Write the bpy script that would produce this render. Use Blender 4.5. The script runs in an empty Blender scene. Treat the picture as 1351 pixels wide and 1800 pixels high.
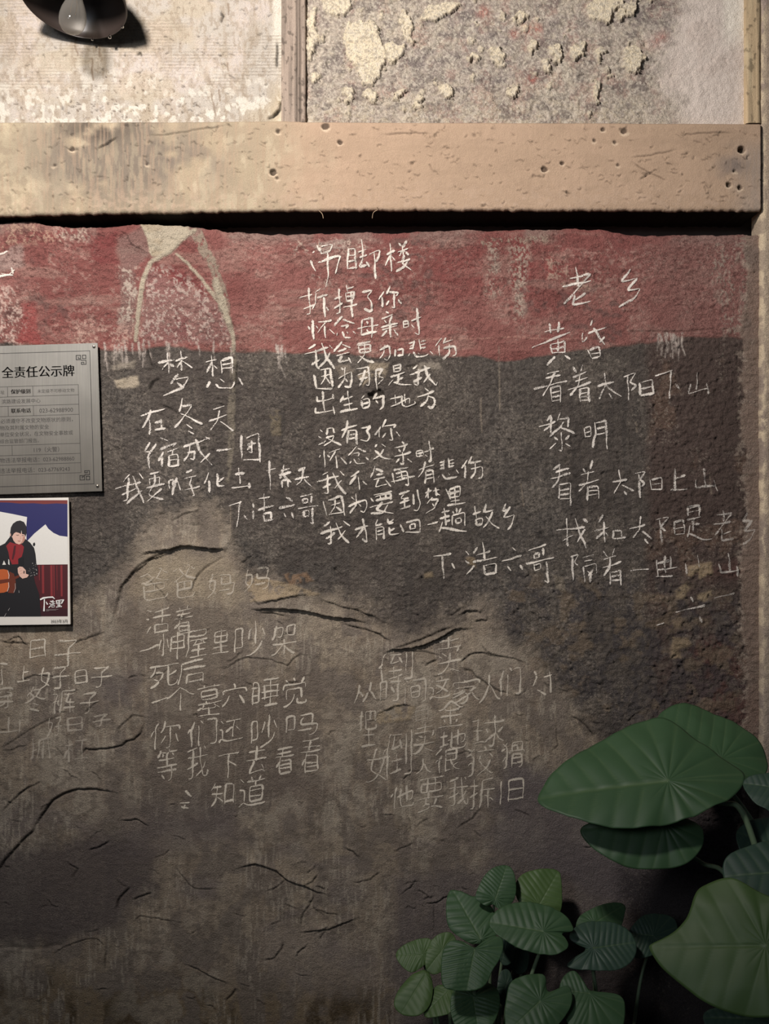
import bpy, bmesh, math, random
import numpy as np
from mathutils import Vector, Matrix, noise as mnoise

random.seed(7)
rng = np.random.default_rng(11)
SC = bpy.context.scene
COL = SC.collection

# ------------------------------------------------------------------ camera, light, exposure
D = 3.0            # camera to plaster, metres
S = 0.0016         # metres per photograph pixel on the plaster
ZC = 1.5           # camera height
cam = bpy.data.cameras.new('camera')
cam.sensor_fit = 'VERTICAL'
cam.sensor_height = 36
cam.lens = 36 * D / (1800 * S)
cam.clip_start = 0.05
cam_ob = bpy.data.objects.new('camera', cam)
cam_ob.location = (0, -D, ZC)
cam_ob.rotation_euler = (math.pi / 2, 0, 0)
COL.objects.link(cam_ob)
SC.camera = cam_ob

SC.view_settings.view_transform = 'Standard'
SC.view_settings.look = 'None'
SC.view_settings.gamma = 1
SC.view_settings.use_curve_mapping = False
SC.view_settings.exposure = 0.38

world = bpy.data.worlds.new('night_alley')
SC.world = world
world.use_nodes = True
wn = world.node_tree.nodes
wn['Background'].inputs[0].default_value = (0.50, 0.56, 0.68, 1)
wn['Background'].inputs[1].default_value = 0.04


def area(name, loc, target, size, power, color):
    l = bpy.data.lights.new(name, 'AREA')
    l.shape = 'DISK'
    l.size = size
    l.energy = power
    l.color = color
    o = bpy.data.objects.new(name, l)
    o.location = loc
    o.rotation_euler = (Vector(target) - Vector(loc)).to_track_quat('-Z', 'Y').to_euler()
    COL.objects.link(o)
    return o


# warm lamp mounted high under the eaves, up and left of the picture; an added weak cool fill from the front lifts the shaded leaves
sp = bpy.data.lights.new('eave_lamp', 'SPOT')
sp.energy = 330
sp.color = (1.0, 0.935, 0.89)
sp.spot_size = math.radians(92)
sp.spot_blend = 1.0
sp.shadow_soft_size = 0.13
sp_ob = bpy.data.objects.new('eave_lamp', sp)
sp_ob.location = (-0.98, -2.15, 3.24)
sp_ob.rotation_euler = (Vector((-0.25, 0, 2.35)) - sp_ob.location).to_track_quat('-Z', 'Y').to_euler()
COL.objects.link(sp_ob)
area('front_fill', (-2.2, -5.5, 3.0), (0, 0, 1.3), 1.2, 34, (0.86, 0.92, 1.0))


# ------------------------------------------------------------------ helpers
def tag(o, label=None, cat=None, group=None, kind=None):
    if label: o['label'] = label
    if cat: o['category'] = cat
    if group: o['group'] = group
    if kind: o['kind'] = kind
    return o


def empty(name, loc, label, cat, group=None):
    o = bpy.data.objects.new(name, None)
    o.empty_display_size = 0.05
    o.location = loc
    COL.objects.link(o)
    return tag(o, label, cat, group)


def link(name, me, mats, parent=None):
    o = bpy.data.objects.new(name, me)
    COL.objects.link(o)
    for m in (mats if isinstance(mats, (list, tuple)) else [mats]):
        me.materials.append(m)
    if parent is not None:
        o.parent = parent
        bpy.context.view_layer.update()
        o.matrix_parent_inverse = parent.matrix_world.inverted()
    return o


def mesh(name, verts, faces, mats, parent=None, smooth=False, midx=None):
    me = bpy.data.meshes.new(name)
    me.from_pydata([tuple(map(float, v)) for v in verts], [], faces)
    if smooth:
        me.polygons.foreach_set('use_smooth', [True] * len(me.polygons))
    o = link(name, me, mats, parent)
    if midx is not None:
        me.polygons.foreach_set('material_index', midx)
    me.update()
    return o


def lin(c):
    c = np.asarray(c, float) / 255.0
    return np.where(c <= 0.04045, c / 12.92, ((c + 0.055) / 1.055) ** 2.4)


def P(px, py, h=0.0):
    """photograph pixel -> point standing h metres in front of the plaster"""
    k = (D - h) / D
    return Vector(((px - 675.5) * S * k, -h, ZC + (900 - py) * S * k))


def ray(px, py):
    return Vector(((px - 675.5) * S, D, (900 - py) * S)).normalized()


# ------------------------------------------------------------------ noise on grids
TAB = [rng.random((256, 256)).astype(np.float32) for _ in range(12)]


def vn(x, y, seed=0):
    t = TAB[seed % 12]
    x = x + 37.3 * seed
    y = y + 91.7 * seed
    xi = np.floor(x).astype(np.int64); yi = np.floor(y).astype(np.int64)
    fx = (x - xi).astype(np.float32); fy = (y - yi).astype(np.float32)
    fx = fx * fx * (3 - 2 * fx); fy = fy * fy * (3 - 2 * fy)
    x0 = xi & 255; x1 = (xi + 1) & 255; y0 = yi & 255; y1 = (yi + 1) & 255
    a = t[y0, x0] * (1 - fx) + t[y0, x1] * fx
    b = t[y1, x0] * (1 - fx) + t[y1, x1] * fx
    return a * (1 - fy) + b * fy


def fbm(u, v, sx, sy, octv=4, seed=0, gain=0.5):
    """0..1 fractal noise, feature size sx, sy pixels"""
    s = 0; a = 1; n = 0
    x = u / sx; y = v / sy
    for k in range(octv):
        s = s + a * vn(x, y, seed + k)
        n += a; a *= gain
        x = x * 2.03; y = y * 2.03
    return s / n


def ss(a, b, x):
    t = np.clip((x - a) / (b - a), 0, 1)
    return t * t * (3 - 2 * t)


class Field:
    """a plaster surface: height h (m, towards the viewer) and colour c over a grid in photograph pixels"""

    def __init__(self, us, vs, base):
        self.us = np.asarray(us, np.float64); self.vs = np.asarray(vs, np.float64)
        self.U, self.V = np.meshgrid(self.us, self.vs)
        self.h = np.zeros_like(self.U)
        self.c = np.empty(self.U.shape + (3,)); self.c[:] = lin(base)
        self.g = np.ones_like(self.U) * 0.5
        self.Uw = self.U + 14 * (fbm(self.U, self.V, 40, 40, 4, 3) - .5) + 7 * (fbm(self.U, self.V, 10, 10, 3, 5) - .5)
        self.Vw = self.V + 14 * (fbm(self.U, self.V, 40, 40, 4, 7) - .5) + 7 * (fbm(self.U, self.V, 10, 10, 3, 1) - .5)

    def win(self, x0, y0, x1, y1):
        a = np.searchsorted(self.us, x0); b = np.searchsorted(self.us, x1)
        c = np.searchsorted(self.vs, y0); d = np.searchsorted(self.vs, y1)
        return slice(c, d), slice(a, b)

    def dist(self, w, pts, warp=1.0):
        X = self.U[w] + warp * (self.Uw[w] - self.U[w]); Y = self.V[w] + warp * (self.Vw[w] - self.V[w])
        best = np.full(X.shape, 1e9); side = np.zeros(X.shape); tt = np.zeros(X.shape)
        n = len(pts) - 1
        for i in range(n):
            ax, ay = pts[i][:2]; bx, by = pts[i + 1][:2]
            dx, dy = bx - ax, by - ay
            L = dx * dx + dy * dy + 1e-9
            t = np.clip(((X - ax) * dx + (Y - ay) * dy) / L, 0, 1)
            d = np.hypot(X - ax - t * dx, Y - ay - t * dy)
            m = d < best
            best = np.where(m, d, best)
            side = np.where(m, np.sign(dx * (Y - ay) - dy * (X - ax)), side)
            tt = np.where(m, (i + t) / n, tt)
        return best, side, tt

    def bbox(self, pts, pad):
        xs = [p[0] for p in pts]; ys = [p[1] for p in pts]
        return self.win(min(xs) - pad, min(ys) - pad, max(xs) + pad, max(ys) + pad)

    def crack(self, pts, w=1.6, depth=.004, lip=.002, lipw=6, warp=.5, dark=.5):
        """a crack; the plaster above it (image-up side) is lifted by lip"""
        win = self.bbox(pts, 40)
        d, s, t = self.dist(win, pts, warp)
        taper = np.clip(np.minimum(t, 1 - t) * 6, 0.15, 1)
        g = np.exp(-(d / w) ** 2) * taper
        self.h[win] -= depth * g
        up = (s < 0) if pts[-1][0] >= pts[0][0] else (s > 0)
        self.h[win] += lip * 1.9 * taper * np.where(up, np.exp(-d / (lipw * .7)), 0)
        self.c[win] *= (1 - dark * g)[..., None]

    def step(self, pts, lift, fall=60, warp=.6, edge=1.2):
        """layer of plaster standing proud on the image-up side of a line, thinning away from it"""
        win = self.bbox(pts, fall * 2.5)
        d, s, t = self.dist(win, pts, warp)
        taper = np.clip(np.minimum(t, 1 - t) * 5, 0, 1)
        up = np.where(s < 0, 1, -1) if pts[-1][0] >= pts[0][0] else np.where(s > 0, 1, -1)
        sd = d * up
        self.h[win] += lift * taper * ss(-edge, edge, sd) * np.exp(-np.maximum(sd, 0) / fall)

    def poly(self, pts, soft=3, warp=1.0):
        """0..1 mask of a torn-edged patch; returns (window, mask, signed distance)"""
        win = self.bbox(pts, 30 + soft)
        X = self.U[win] + warp * (self.Uw[win] - self.U[win]); Y = self.V[win] + warp * (self.Vw[win] - self.V[win])
        ins = np.zeros(X.shape, bool)
        n = len(pts)
        for i in range(n):
            ax, ay = pts[i]; bx, by = pts[(i + 1) % n]
            c = ((ay > Y) != (by > Y))
            with np.errstate(divide='ignore', invalid='ignore'):
                xi = (bx - ax) * (Y - ay) / (by - ay + 1e-12) + ax
            ins ^= c & (X < xi)
        d, _, _ = self.dist(win, list(pts) + [pts[0]], warp)
        sd = np.where(ins, d, -d)
        return win, ss(-soft, soft, sd), sd

    def paint(self, win, m, col, amt=1.0):
        a = (np.clip(m, 0, 1) * amt)[..., None]
        self.c[win] = self.c[win] * (1 - a) + lin(col) * a

    def paint_all(self, m, col, amt=1.0):
        self.paint((slice(None), slice(None)), m, col, amt)

    def stroke(self, pts, w, col, amt=1.0, lift=0.0, warp=.6, rough=0.0, seed=4):
        win = self.bbox(pts, w * 2 + 12)
        d, s, t = self.dist(win, pts, warp)
        ww = w
        if len(pts[0]) > 2:
            ww = np.interp(t, np.linspace(0, 1, len(pts)), [p[2] for p in pts])
        m = ss(ww + 1.5, ww - 1.5, d)
        if rough:
            m = m * ss(rough - .12, rough + .12, fbm(self.U[win], self.V[win], 5, 7, 3, seed))
        self.paint(win, m, col, amt)
        self.h[win] += lift * m

    def sample(self, px, py, H):
        """bilinear look-up of array H"""
        px = np.asarray(px, float); py = np.asarray(py, float)
        i = np.clip(np.searchsorted(self.us, px) - 1, 0, len(self.us) - 2)
        j = np.clip(np.searchsorted(self.vs, py) - 1, 0, len(self.vs) - 2)
        fx = np.clip((px - self.us[i]) / (self.us[i + 1] - self.us[i]), 0, 1)
        fy = np.clip((py - self.vs[j]) / (self.vs[j + 1] - self.vs[j]), 0, 1)
        return (H[j, i] * (1 - fx) + H[j, i + 1] * fx) * (1 - fy) + (H[j + 1, i] * (1 - fx) + H[j + 1, i + 1] * fx) * fy

    def build(self, name, mat, h0=0.0, PX=None, PY=None, back_rows=(), wrap_l=False, wrap_r=False):
        """link as a mesh; back_rows: 'top'/'bottom' edges turned back into the wall by 0.14 m"""
        px = self.U if PX is None else PX
        py = self.V if PY is None else PY
        X = (px - 675.5) * S * (D - h0) / D
        Z = ZC + (900 - py) * S * (D - h0) / D
        Y = -(self.h + h0)
        c = self.c; g = self.g
        def cat(a, top, left, right, bottom, f=None):
            if top: a = np.concatenate([a[:1], a], 0)
            if bottom: a = np.concatenate([a, a[-1:]], 0)
            if left: a = np.concatenate([a[:, :1], a], 1)
            if right: a = np.concatenate([a, a[:, -1:]], 1)
            return a
        T, Bt = 'top' in back_rows, 'bottom' in back_rows
        X, Y, Z, c, g = [cat(a, T, wrap_l, wrap_r, Bt) for a in (X, Y, Z, c, g)]
        Y = Y.copy(); c = c.copy()
        if Bt: c[-1] = lin((34, 31, 29))  # underside vertices coloured near-black to stand in for the shade beneath
        if T: Y[0] = .14
        if Bt:
            Y[-1] += .006
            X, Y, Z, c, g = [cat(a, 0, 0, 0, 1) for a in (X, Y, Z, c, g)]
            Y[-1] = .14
        if wrap_l: Y[:, 0] = .06
        if wrap_r: Y[:, -1] = .06
        R, K = X.shape
        co = np.stack([X, Y, Z], -1).reshape(-1, 3).astype(np.float32)
        idx = np.arange(R * K, dtype=np.int32).reshape(R, K)
        q = np.stack([idx[:-1, :-1], idx[1:, :-1], idx[1:, 1:], idx[:-1, 1:]], -1).reshape(-1, 4)
        me = bpy.data.meshes.new(name)
        me.vertices.add(len(co)); me.vertices.foreach_set('co', co.ravel())
        me.loops.add(q.size); me.loops.foreach_set('vertex_index', q.ravel())
        me.polygons.add(len(q)); me.polygons.foreach_set('loop_start', np.arange(0, q.size, 4, dtype=np.int32))
        me.polygons.foreach_set('use_smooth', np.ones(len(q), bool))
        me.update(calc_edges=True)
        at = me.attributes.new('Col', 'FLOAT_COLOR', 'POINT')
        rgba = np.concatenate([np.clip(c, 0.003, 0.92), g[..., None]], -1).reshape(-1, 4).astype(np.float32)
        at.data.foreach_set('color', rgba.ravel())
        return link(name, me, mat)


# ------------------------------------------------------------------ materials
def mat(name):
    m = bpy.data.materials.new(name)
    m.use_nodes = True
    return m, m.node_tree, m.node_tree.nodes['Principled BSDF']


def plain(name, col, rough=.6, metal=0.0, spec=.5, noise_amt=.12, noise_scale=60, bump=0.0):
    m, nt, b = mat(name)
    n = nt.nodes; L = nt.links
    tc = n.new('ShaderNodeTexCoord'); nz = n.new('ShaderNodeTexNoise')
    nz.inputs['Scale'].default_value = noise_scale; nz.inputs['Detail'].default_value = 5
    L.new(tc.outputs['Object'], nz.inputs['Vector'])
    mx = n.new('ShaderNodeMixRGB'); c = lin(col)
    mx.inputs[1].default_value = (*(c * (1 - noise_amt)), 1); mx.inputs[2].default_value = (*np.minimum(c * (1 + noise_amt), 1), 1)
    L.new(nz.outputs['Fac'], mx.inputs[0]); L.new(mx.outputs[0], b.inputs['Base Color'])
    b.inputs['Roughness'].default_value = rough; b.inputs['Metallic'].default_value = metal
    b.inputs['Specular IOR Level'].default_value = spec
    if bump:
        bp = n.new('ShaderNodeBump'); bp.inputs['Strength'].default_value = bump; bp.inputs['Distance'].default_value = .002
        L.new(nz.outputs['Fac'], bp.inputs['Height']); L.new(bp.outputs[0], b.inputs['Normal'])
    return m


def plaster(name, s1=330, s2=900, bump=.9, dist=.0016, var=.22):
    m, nt, b = mat(name)
    n = nt.nodes; L = nt.links
    at = n.new('ShaderNodeAttribute'); at.attribute_name = 'Col'
    tc = n.new('ShaderNodeTexCoord')
    n1 = n.new('ShaderNodeTexNoise'); n1.inputs['Scale'].default_value = s1; n1.inputs['Detail'].default_value = 6; n1.inputs['Roughness'].default_value = .65
    n2 = n.new('ShaderNodeTexNoise'); n2.inputs['Scale'].default_value = s2; n2.inputs['Detail'].default_value = 3
    for q in (n1, n2): L.new(tc.outputs['Object'], q.inputs['Vector'])
    mr = n.new('ShaderNodeMapRange'); mr.inputs[1].default_value = .32; mr.inputs[2].default_value = .68
    mr.inputs[3].default_value = 1 - var; mr.inputs[4].default_value = 1 + var
    L.new(n2.outputs['Fac'], mr.inputs[0])
    mul = n.new('ShaderNodeVectorMath'); mul.operation = 'SCALE'
    L.new(at.outputs['Color'], mul.inputs[0]); L.new(mr.outputs[0], mul.inputs['Scale'])
    L.new(mul.outputs[0], b.inputs['Base Color'])
    b.inputs['Roughness'].default_value = .93; b.inputs['Specular IOR Level'].default_value = .12
    ad = n.new('ShaderNodeMath'); ad.operation = 'MULTIPLY'
    L.new(n1.outputs['Fac'], ad.inputs[0]); L.new(at.outputs['Alpha'], ad.inputs[1])
    bp = n.new('ShaderNodeBump'); bp.inputs['Strength'].default_value = bump; bp.inputs['Distance'].default_value = dist * 2
    L.new(ad.outputs[0], bp.inputs['Height']); L.new(bp.outputs[0], b.inputs['Normal'])
    return m


M_WALL = plaster('aged_plaster', 260, 520, 1.0, .0042, .30)
M_UP = plaster('whitewashed_plaster', 260, 560, 1.0, .0040, .20)
M_BEAM = plaster('painted_concrete', 260, 560, .8, .0022, .13)
M_SOOT = plain('sooty_mortar', (84, 79, 76), .95, spec=.1, noise_scale=40, bump=.5)
M_SOIL = plain('dark_soil', (44, 38, 32), .95, spec=.1, noise_scale=30, noise_amt=.4, bump=.8)


def grid(a, b, step, lo=None, hi=None, far=14):
    """coordinates: fine between a and b, coarse out to lo and hi"""
    r = list(np.arange(a, b + step * .5, step))
    if lo is not None: r = list(np.arange(a - far, lo - far, -far))[::-1] + r
    if hi is not None: r = r + list(np.arange(b + far, hi + far, far))
    return r


# ------------------------------------------------------------------ lower plaster wall
F = Field(grid(-20, 1372, 1.7, lo=-720), grid(395, 1838, 1.7), (96, 88, 82))
U, V = F.U, F.V
ALL = (slice(None), slice(None))
Uw, Vw = F.Uw, F.Vw
big = fbm(U, V, 190, 190, 4, 1)
mid = fbm(U, V, 46, 60, 4, 2)
fine = fbm(U, V, 7, 6, 4, 5)
streak = fbm(U, V, 9, 150, 4, 6)
streak2 = fbm(U, V, 30, 260, 4, 8)
grain = fbm(U, V, 4.2, 3.8, 2, 9)

# -- regions (all with ragged, noise-warped borders)
yb = np.interp(U, [-720, 0, 180, 330, 480, 560, 760, 900, 940, 1000, 1090, 1130, 1340], [604, 604, 612, 612, 616, 622, 625, 632, 630, 616, 606, 596, 588])
yb = yb + 22 * (fbm(U, V, 60, 30, 4, 4) - .5)
red = ss(yb + 4, yb - 4, V)
ytan = np.interp(U, [-720, 0, 80, 170, 200, 235, 275, 330, 398, 430, 500, 590, 680, 740, 800, 850, 880, 930, 985, 1030, 1080, 1140, 1400],
                 [1090, 1090, 1080, 1060, 1030, 985, 930, 905, 935, 1005, 1052, 1062, 1110, 1126, 1090, 1082, 1110, 1160, 1225, 1270, 1330, 1500, 1640])
ytan = ytan + 50 * (fbm(U, V, 45, 40, 4, 10) - .5)
tan = ss(ytan - 46, ytan + 40, V + 70 * (mid - .5) + 40 * (fine - .5))
right = ss(1128, 1150, Uw + 10 * (mid - .5)) * (1 - red)
strip = ss(1303, 1309, U + 26 * (fbm(U, V, 22, 34, 4, 2) - .5))

# black painted dado
F.paint_all(ss(.45, .75, big), (84, 80, 76), .7)
F.paint_all(ss(.56, .72, mid), (112, 104, 95), .45)
F.paint_all(ss(.5, .75, streak), (74, 70, 67), .4)
F.paint_all(ss(.54, .64, fbm(U, V, 5, 5, 3, 2)) * ss(.42, .62, mid), (134, 125, 115), .35)
F.paint_all(ss(.56, .64, fbm(U, V, 3, 14, 3, 6)) * ss(.45, .65, big), (128, 120, 112), .4)
F.paint_all(ss(.58, .72, streak2) * ss(900, 1000, V), (118, 108, 98), .4)
F.paint_all(ss(.57, .7, fine), (126, 117, 107), .3)
F.paint_all(ss(.56, .66, fbm(U, V, 3.2, 3.0, 2, 4)) * ss(.38, .6, big), (138, 129, 119), .32)
F.paint_all(ss(.56, .66, fbm(U, V, 3.0, 3.4, 2, 8)), (60, 56, 53), .3)
F.paint_all(right * (1 - tan), (92, 76, 70), .75)
F.paint_all(right * ss(.5, .62, big) * (1 - tan), (104, 72, 66), .6)
F.paint_all(right * ss(.56, .66, mid), (118, 96, 82), .5)
# brown-grey base coat below
F.paint_all(tan, (140, 127, 111))
F.paint_all(tan * ss(.42, .7, big), (126, 114, 103), .8)
F.paint_all(tan * ss(.5, .66, mid), (156, 143, 126), .5)
F.paint_all(tan * ss(.45, .75, streak2), (118, 104, 90), .5)
F.paint_all(tan * ss(.55, .72, streak), (168, 154, 134), .35)
F.paint_all(tan * ss(.55, .75, fbm(U, V, 120, 60, 4, 0)) * ss(1200, 1500, V), (116, 106, 101), .8)
F.paint_all(tan * ss(1690, 1770, V + 90 * (mid - .5)), (118, 102, 80), .75)
F.paint_all(tan * ss(1690, 1770, V + 90 * (mid - .5)) * ss(.5, .62, fbm(U, V, 40, 90, 4, 3)), (72, 60, 44), .8)
bl = fbm(U, V, 34, 52, 5, 7)
F.paint_all(tan * ss(.5, .6, bl), (116, 106, 97), .75)
F.paint_all(tan * ss(.5, .40, bl) * ss(.45, .6, big), (156, 146, 131), .5)
F.paint_all(tan * ss(.57, .64, fbm(U, V, 3.2, 26, 3, 10)) * ss(.45, .6, fbm(U, V, 70, 90, 3, 2)), (174, 163, 146), .45)
F.paint_all(tan * ss(.56, .66, fbm(U, V, 11, 9, 4, 0)), (104, 94, 84), .5)
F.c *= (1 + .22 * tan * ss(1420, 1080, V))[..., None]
# smoother greyish smears of later render
for pts, col, a in [
    ([(-60, 1500), (60, 1490), (140, 1470), (230, 1470), (285, 1500), (260, 1570), (190, 1640), (90, 1660), (-60, 1650)], (92, 83, 80), .85),
    ([(215, 1420), (330, 1400), (420, 1430), (440, 1480), (300, 1500), (230, 1500)], (104, 94, 90), .6),
    ([(190, 1085), (300, 1060), (420, 1075), (440, 1150), (360, 1190), (220, 1170)], (124, 112, 100), .7),
    ([(270, 1180), (560, 1180), (570, 1400), (280, 1400)], (112, 100, 90), .55),
    ([(470, 1620), (640, 1650), (690, 1740), (560, 1760), (450, 1700)], (138, 126, 116), .5),
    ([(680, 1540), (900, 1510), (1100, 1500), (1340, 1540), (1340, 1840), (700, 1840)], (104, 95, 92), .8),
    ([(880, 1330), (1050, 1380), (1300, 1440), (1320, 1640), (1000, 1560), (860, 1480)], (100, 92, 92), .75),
    ([(160, 1180), (235, 1190), (225, 1250), (180, 1240)], (100, 90, 88), .7),
    ([(-40, 1110), (120, 1105), (210, 1150), (190, 1170), (-40, 1180)], (168, 148, 124), .4),
    ([(255, 975), (400, 975), (430, 1060), (230, 1050)], (174, 158, 134), .6),
]:
    w, m, sd = F.poly(pts, 22, 2.2)
    F.paint(w, m, col, a)
for pts, col, a in [([(1085, 1525), (1280, 1540), (1345, 1560), (1345, 1840), (900, 1840), (960, 1740), (1110, 1690)], (58, 53, 54), .85), ([(840, 1690), (1000, 1650), (1120, 1640), (1340, 1700), (1340, 1840), (700, 1840)], (62, 56, 54), .7), ([(1230, 1400), (1340, 1400), (1340, 1560), (1120, 1540)], (70, 65, 66), .6)]:  # dark patches behind the plants: leaf shade painted into the wall colour
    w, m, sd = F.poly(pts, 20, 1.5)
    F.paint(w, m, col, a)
# crumbly sooty corner under the right-hand poem
w, m, sd = F.poly([(880, 1020), (1130, 1010), (1300, 1060), (1310, 1250), (1180, 1300), (1040, 1260), (960, 1180), (890, 1110)], 30, 2.5)
crumb = m
F.paint(w, m * ss(.42, .58, fbm(U[w], V[w], 26, 30, 4, 4)), (80, 75, 75), .7)
F.paint(w, m * ss(.5, .62, fbm(U[w], V[w], 6, 8, 4, 6)), (112, 102, 92), .5)
F.paint(w, m * ss(.54, .66, fbm(U[w], V[w], 30, 24, 4, 9)), (128, 112, 94), .6)
F.h[w] += m * .0032 * (fbm(U[w], V[w], 7, 7, 4, 2) - .5)
F.h[w] += m * .0022 * ss(.5, .62, fbm(U[w], V[w], 24, 20, 4, 9))

# red oxide band
F.paint_all(red, (146, 88, 79))
F.paint_all(red * ss(.45, .7, mid), (160, 106, 94), .6)
F.paint_all(red * ss(.5, .62, big), (132, 68, 62), .65)
F.paint_all(red * ss(.53, .68, fbm(U, V, 90, 26, 4, 11)), (158, 116, 102), .55)
F.paint_all(red * ss(.56, .7, fine) * ss(.4, .6, mid), (184, 142, 126), .5)
F.paint_all(red * ss(.54, .66, fbm(U, V, 12, 10, 3, 1)) * ss(.5, .65, fbm(U, V, 110, 80, 3, 5)), (104, 78, 72), .6)
F.paint_all(red * ss(430, 405, V) * ss(.4, .6, mid), (136, 112, 100), .6)
F.paint_all(red * ss(1080, 1200, U + 80 * (mid - .5)), (140, 100, 90), .5)
F.paint_all(red * ss(575, 600, V) * ss(600, 500, U), (140, 74, 66), .4)
for pts, col, a in [
    ([(155, 415), (205, 408), (208, 465), (180, 468), (160, 450)], (128, 56, 54), .8),
    ([(40, 535), (66, 532), (64, 575), (78, 605), (30, 605), (38, 570)], (158, 62, 58), .7),
    ([(300, 465), (345, 490), (352, 508), (300, 498)], (124, 50, 50), .7),
    ([(308, 560), (330, 556), (332, 595), (312, 592)], (126, 46, 46), .8),
    ([(350, 500), (364, 500), (362, 545), (352, 540)], (124, 54, 54), .6),
    ([(900, 420), (935, 415), (930, 490), (895, 500), (905, 560), (892, 560)], (140, 62, 58), .6),
    ([(960, 440), (985, 470), (985, 500), (950, 470)], (150, 64, 58), .5),
    ([(760, 440), (850, 430), (850, 520), (780, 530)], (142, 72, 66), .5),
    ([(18, 436), (42, 438), (40, 470), (10, 480), (-20, 470)], (168, 140, 128), .7),
    ([(208, 420), (258, 395), (262, 440), (240, 470), (238, 560), (232, 590), (210, 580), (212, 480)], (132, 108, 98), .55),
    ([(255, 470), (400, 540), (410, 600), (250, 605)], (134, 100, 94), .45),
]:
    w, m, sd = F.poly(pts, 5, 1.0)
    F.paint(w, m * red[w], col, a)
k = (.22 * red)[..., None]
F.c = (F.c * (1 - k) + k * F.c.mean(-1, keepdims=True)) * (1 + .22 * red[..., None])
# flaked lighter speckle zones (paint lost, lime showing)
for pts, thr, col in [
    ([(-20, 505), (30, 505), (45, 560), (35, 607), (-20, 607)], .50, (220, 190, 176)),
    ([(-20, 400), (60, 400), (110, 420), (30, 440), (-20, 432)], .55, (196, 160, 140)),
    ([(90, 400), (160, 398), (160, 425), (100, 420)], .54, (204, 180, 164)),
    ([(212, 470), (245, 470), (238, 570), (214, 565)], .50, (206, 188, 172)),
    ([(258, 470), (300, 470), (370, 510), (395, 560), (400, 605), (240, 605)], .53, (200, 176, 164)),
    ([(120, 570), (240, 570), (250, 610), (120, 607)], .54, (196, 160, 146)),
    ([(500, 412), (650, 412), (640, 440), (520, 440)], .56, (206, 182, 166)),
    ([(856, 415), (876, 415), (878, 520), (858, 520)], .48, (190, 170, 154)),
    ([(892, 430), (926, 430), (920, 500), (915, 565), (900, 565)], .47, (190, 170, 154)),
    ([(840, 410), (960, 410), (960, 424), (840, 424)], .5, (176, 158, 140)),
    ([(1240, 412), (1310, 412), (1310, 600), (1270, 590), (1250, 480)], .55, (170, 150, 136)),
    ([(940, 440), (1060, 480), (1060, 520), (960, 500)], .56, (180, 150, 134)),
    ([(550, 480), (580, 480), (585, 505), (560, 505)], .5, (200, 180, 166)),
]:
    w, m, sd = F.poly(pts, 9, 1.4)
    k = m * ss(thr - .01, thr + .06, .62 * fbm(U[w], V[w], 3, 4.4, 3, 7) + .38 * fbm(U[w], V[w], 12, 16, 2, 4))
    F.paint(w, k, col, .85)
    F.h[w] += k * .0012
F.paint_all(red * ss(.56, .66, fbm(U, V, 3.6, 2.8, 3, 10)) * ss(.4, .6, fbm(U, V, 50, 40, 3, 0)), (96, 62, 58), .55)
# row of white drips / scratches at the border of the red band
for k in range(46):
    x = random.choice([random.uniform(176, 262), random.uniform(176, 262), random.uniform(290, 415), random.uniform(478, 512), random.uniform(1142, 1202), random.uniform(1160, 1200)])
    y = 604 + random.uniform(-6, 8) if x < 1000 else 586 + random.uniform(-2, 4)
    l = random.uniform(18, 46)
    F.stroke([(x, y, 1.4), (x + random.uniform(-1, 3), y + l * .5, 1.3), (x + random.uniform(-2, 5), y + l, .6)], 1.3, (206, 192, 180), .75, .0004, .25, .36)
F.stroke([(488, 612, 1.2), (490, 640, 1.0), (502, 664, .8)], 1.2, (190, 178, 166), .7, 0, .3)
F.stroke([(545, 597), (640, 599), (760, 596), (900, 592), (1010, 597)], 1.1, (196, 150, 134), .7, .0003, .35, .42)
F.crack([(548, 600), (700, 600), (760, 598)], 1.2, .0016, .0006, 4, .3, .3)
F.crack([(1080, 582), (1200, 580), (1270, 578)], 1.2, .002, .001, 4, .3, .4)

# cement repairs in the red band
CEM = (192, 179, 157)
w, m, sd = F.poly([(246, 392), (330, 394), (334, 410), (300, 444), (268, 452), (262, 444), (258, 420)], 2, .6)
F.paint(w, m, CEM); F.h[w] += .002 * m
F.paint(w, m * ss(.5, .7, fbm(U[w], V[w], 30, 22, 3, 3)), (176, 158, 132), .6)
F.stroke([(340, 402, 4.6), (316, 424, 4.0), (290, 446, 4.0), (264, 462, 4.0), (252, 490, 4.0), (246, 520, 4.6), (242, 560, 3.3), (238, 598, 2.6)], 6, CEM, .95, .0022, .5)
F.stroke([(310, 446, 2.0), (330, 464, 2.6), (352, 488, 2.6), (372, 512, 3.3), (390, 535, 4.0), (402, 560, 4.6), (408, 590, 4.0), (410, 618, 2.6)], 5, CEM, .9, .0022, .5)
F.stroke([(346, 408, 10), (362, 440, 9), (378, 475, 10), (388, 510, 11), (396, 545, 9), (404, 572, 6)], 9, (164, 150, 132), .85, .0024, .6, .38, 6)
F.stroke([(380, 490, 5), (392, 530, 6), (402, 565, 5)], 6, CEM, .9, .001, .5)
F.stroke([(408, 610, 6), (412, 640, 5), (408, 690, 6), (406, 730, 7), (405, 790, 5), (402, 850, 3)], 6, (142, 132, 116), .7, .0012, .5, .36, 2)
F.crack([(418, 632), (416, 655), (412, 690)], 1.5, .004, 0, 4, .4, .7)
F.crack([(205, 404), (222, 412), (232, 430), (258, 445)], 1.3, .003, .001, 4, .4, .5)
F.crack([(258, 612), (262, 632), (268, 650)], 1.4, .004, .001, 4, .4, .6)
F.crack([(262, 690), (270, 672), (282, 665)], 2.5, .007, .002, 5, .4, .6)
F.crack([(282, 712), (300, 718), (318, 728)], 1.5, .004, .001, 5, .4, .5)
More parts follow.
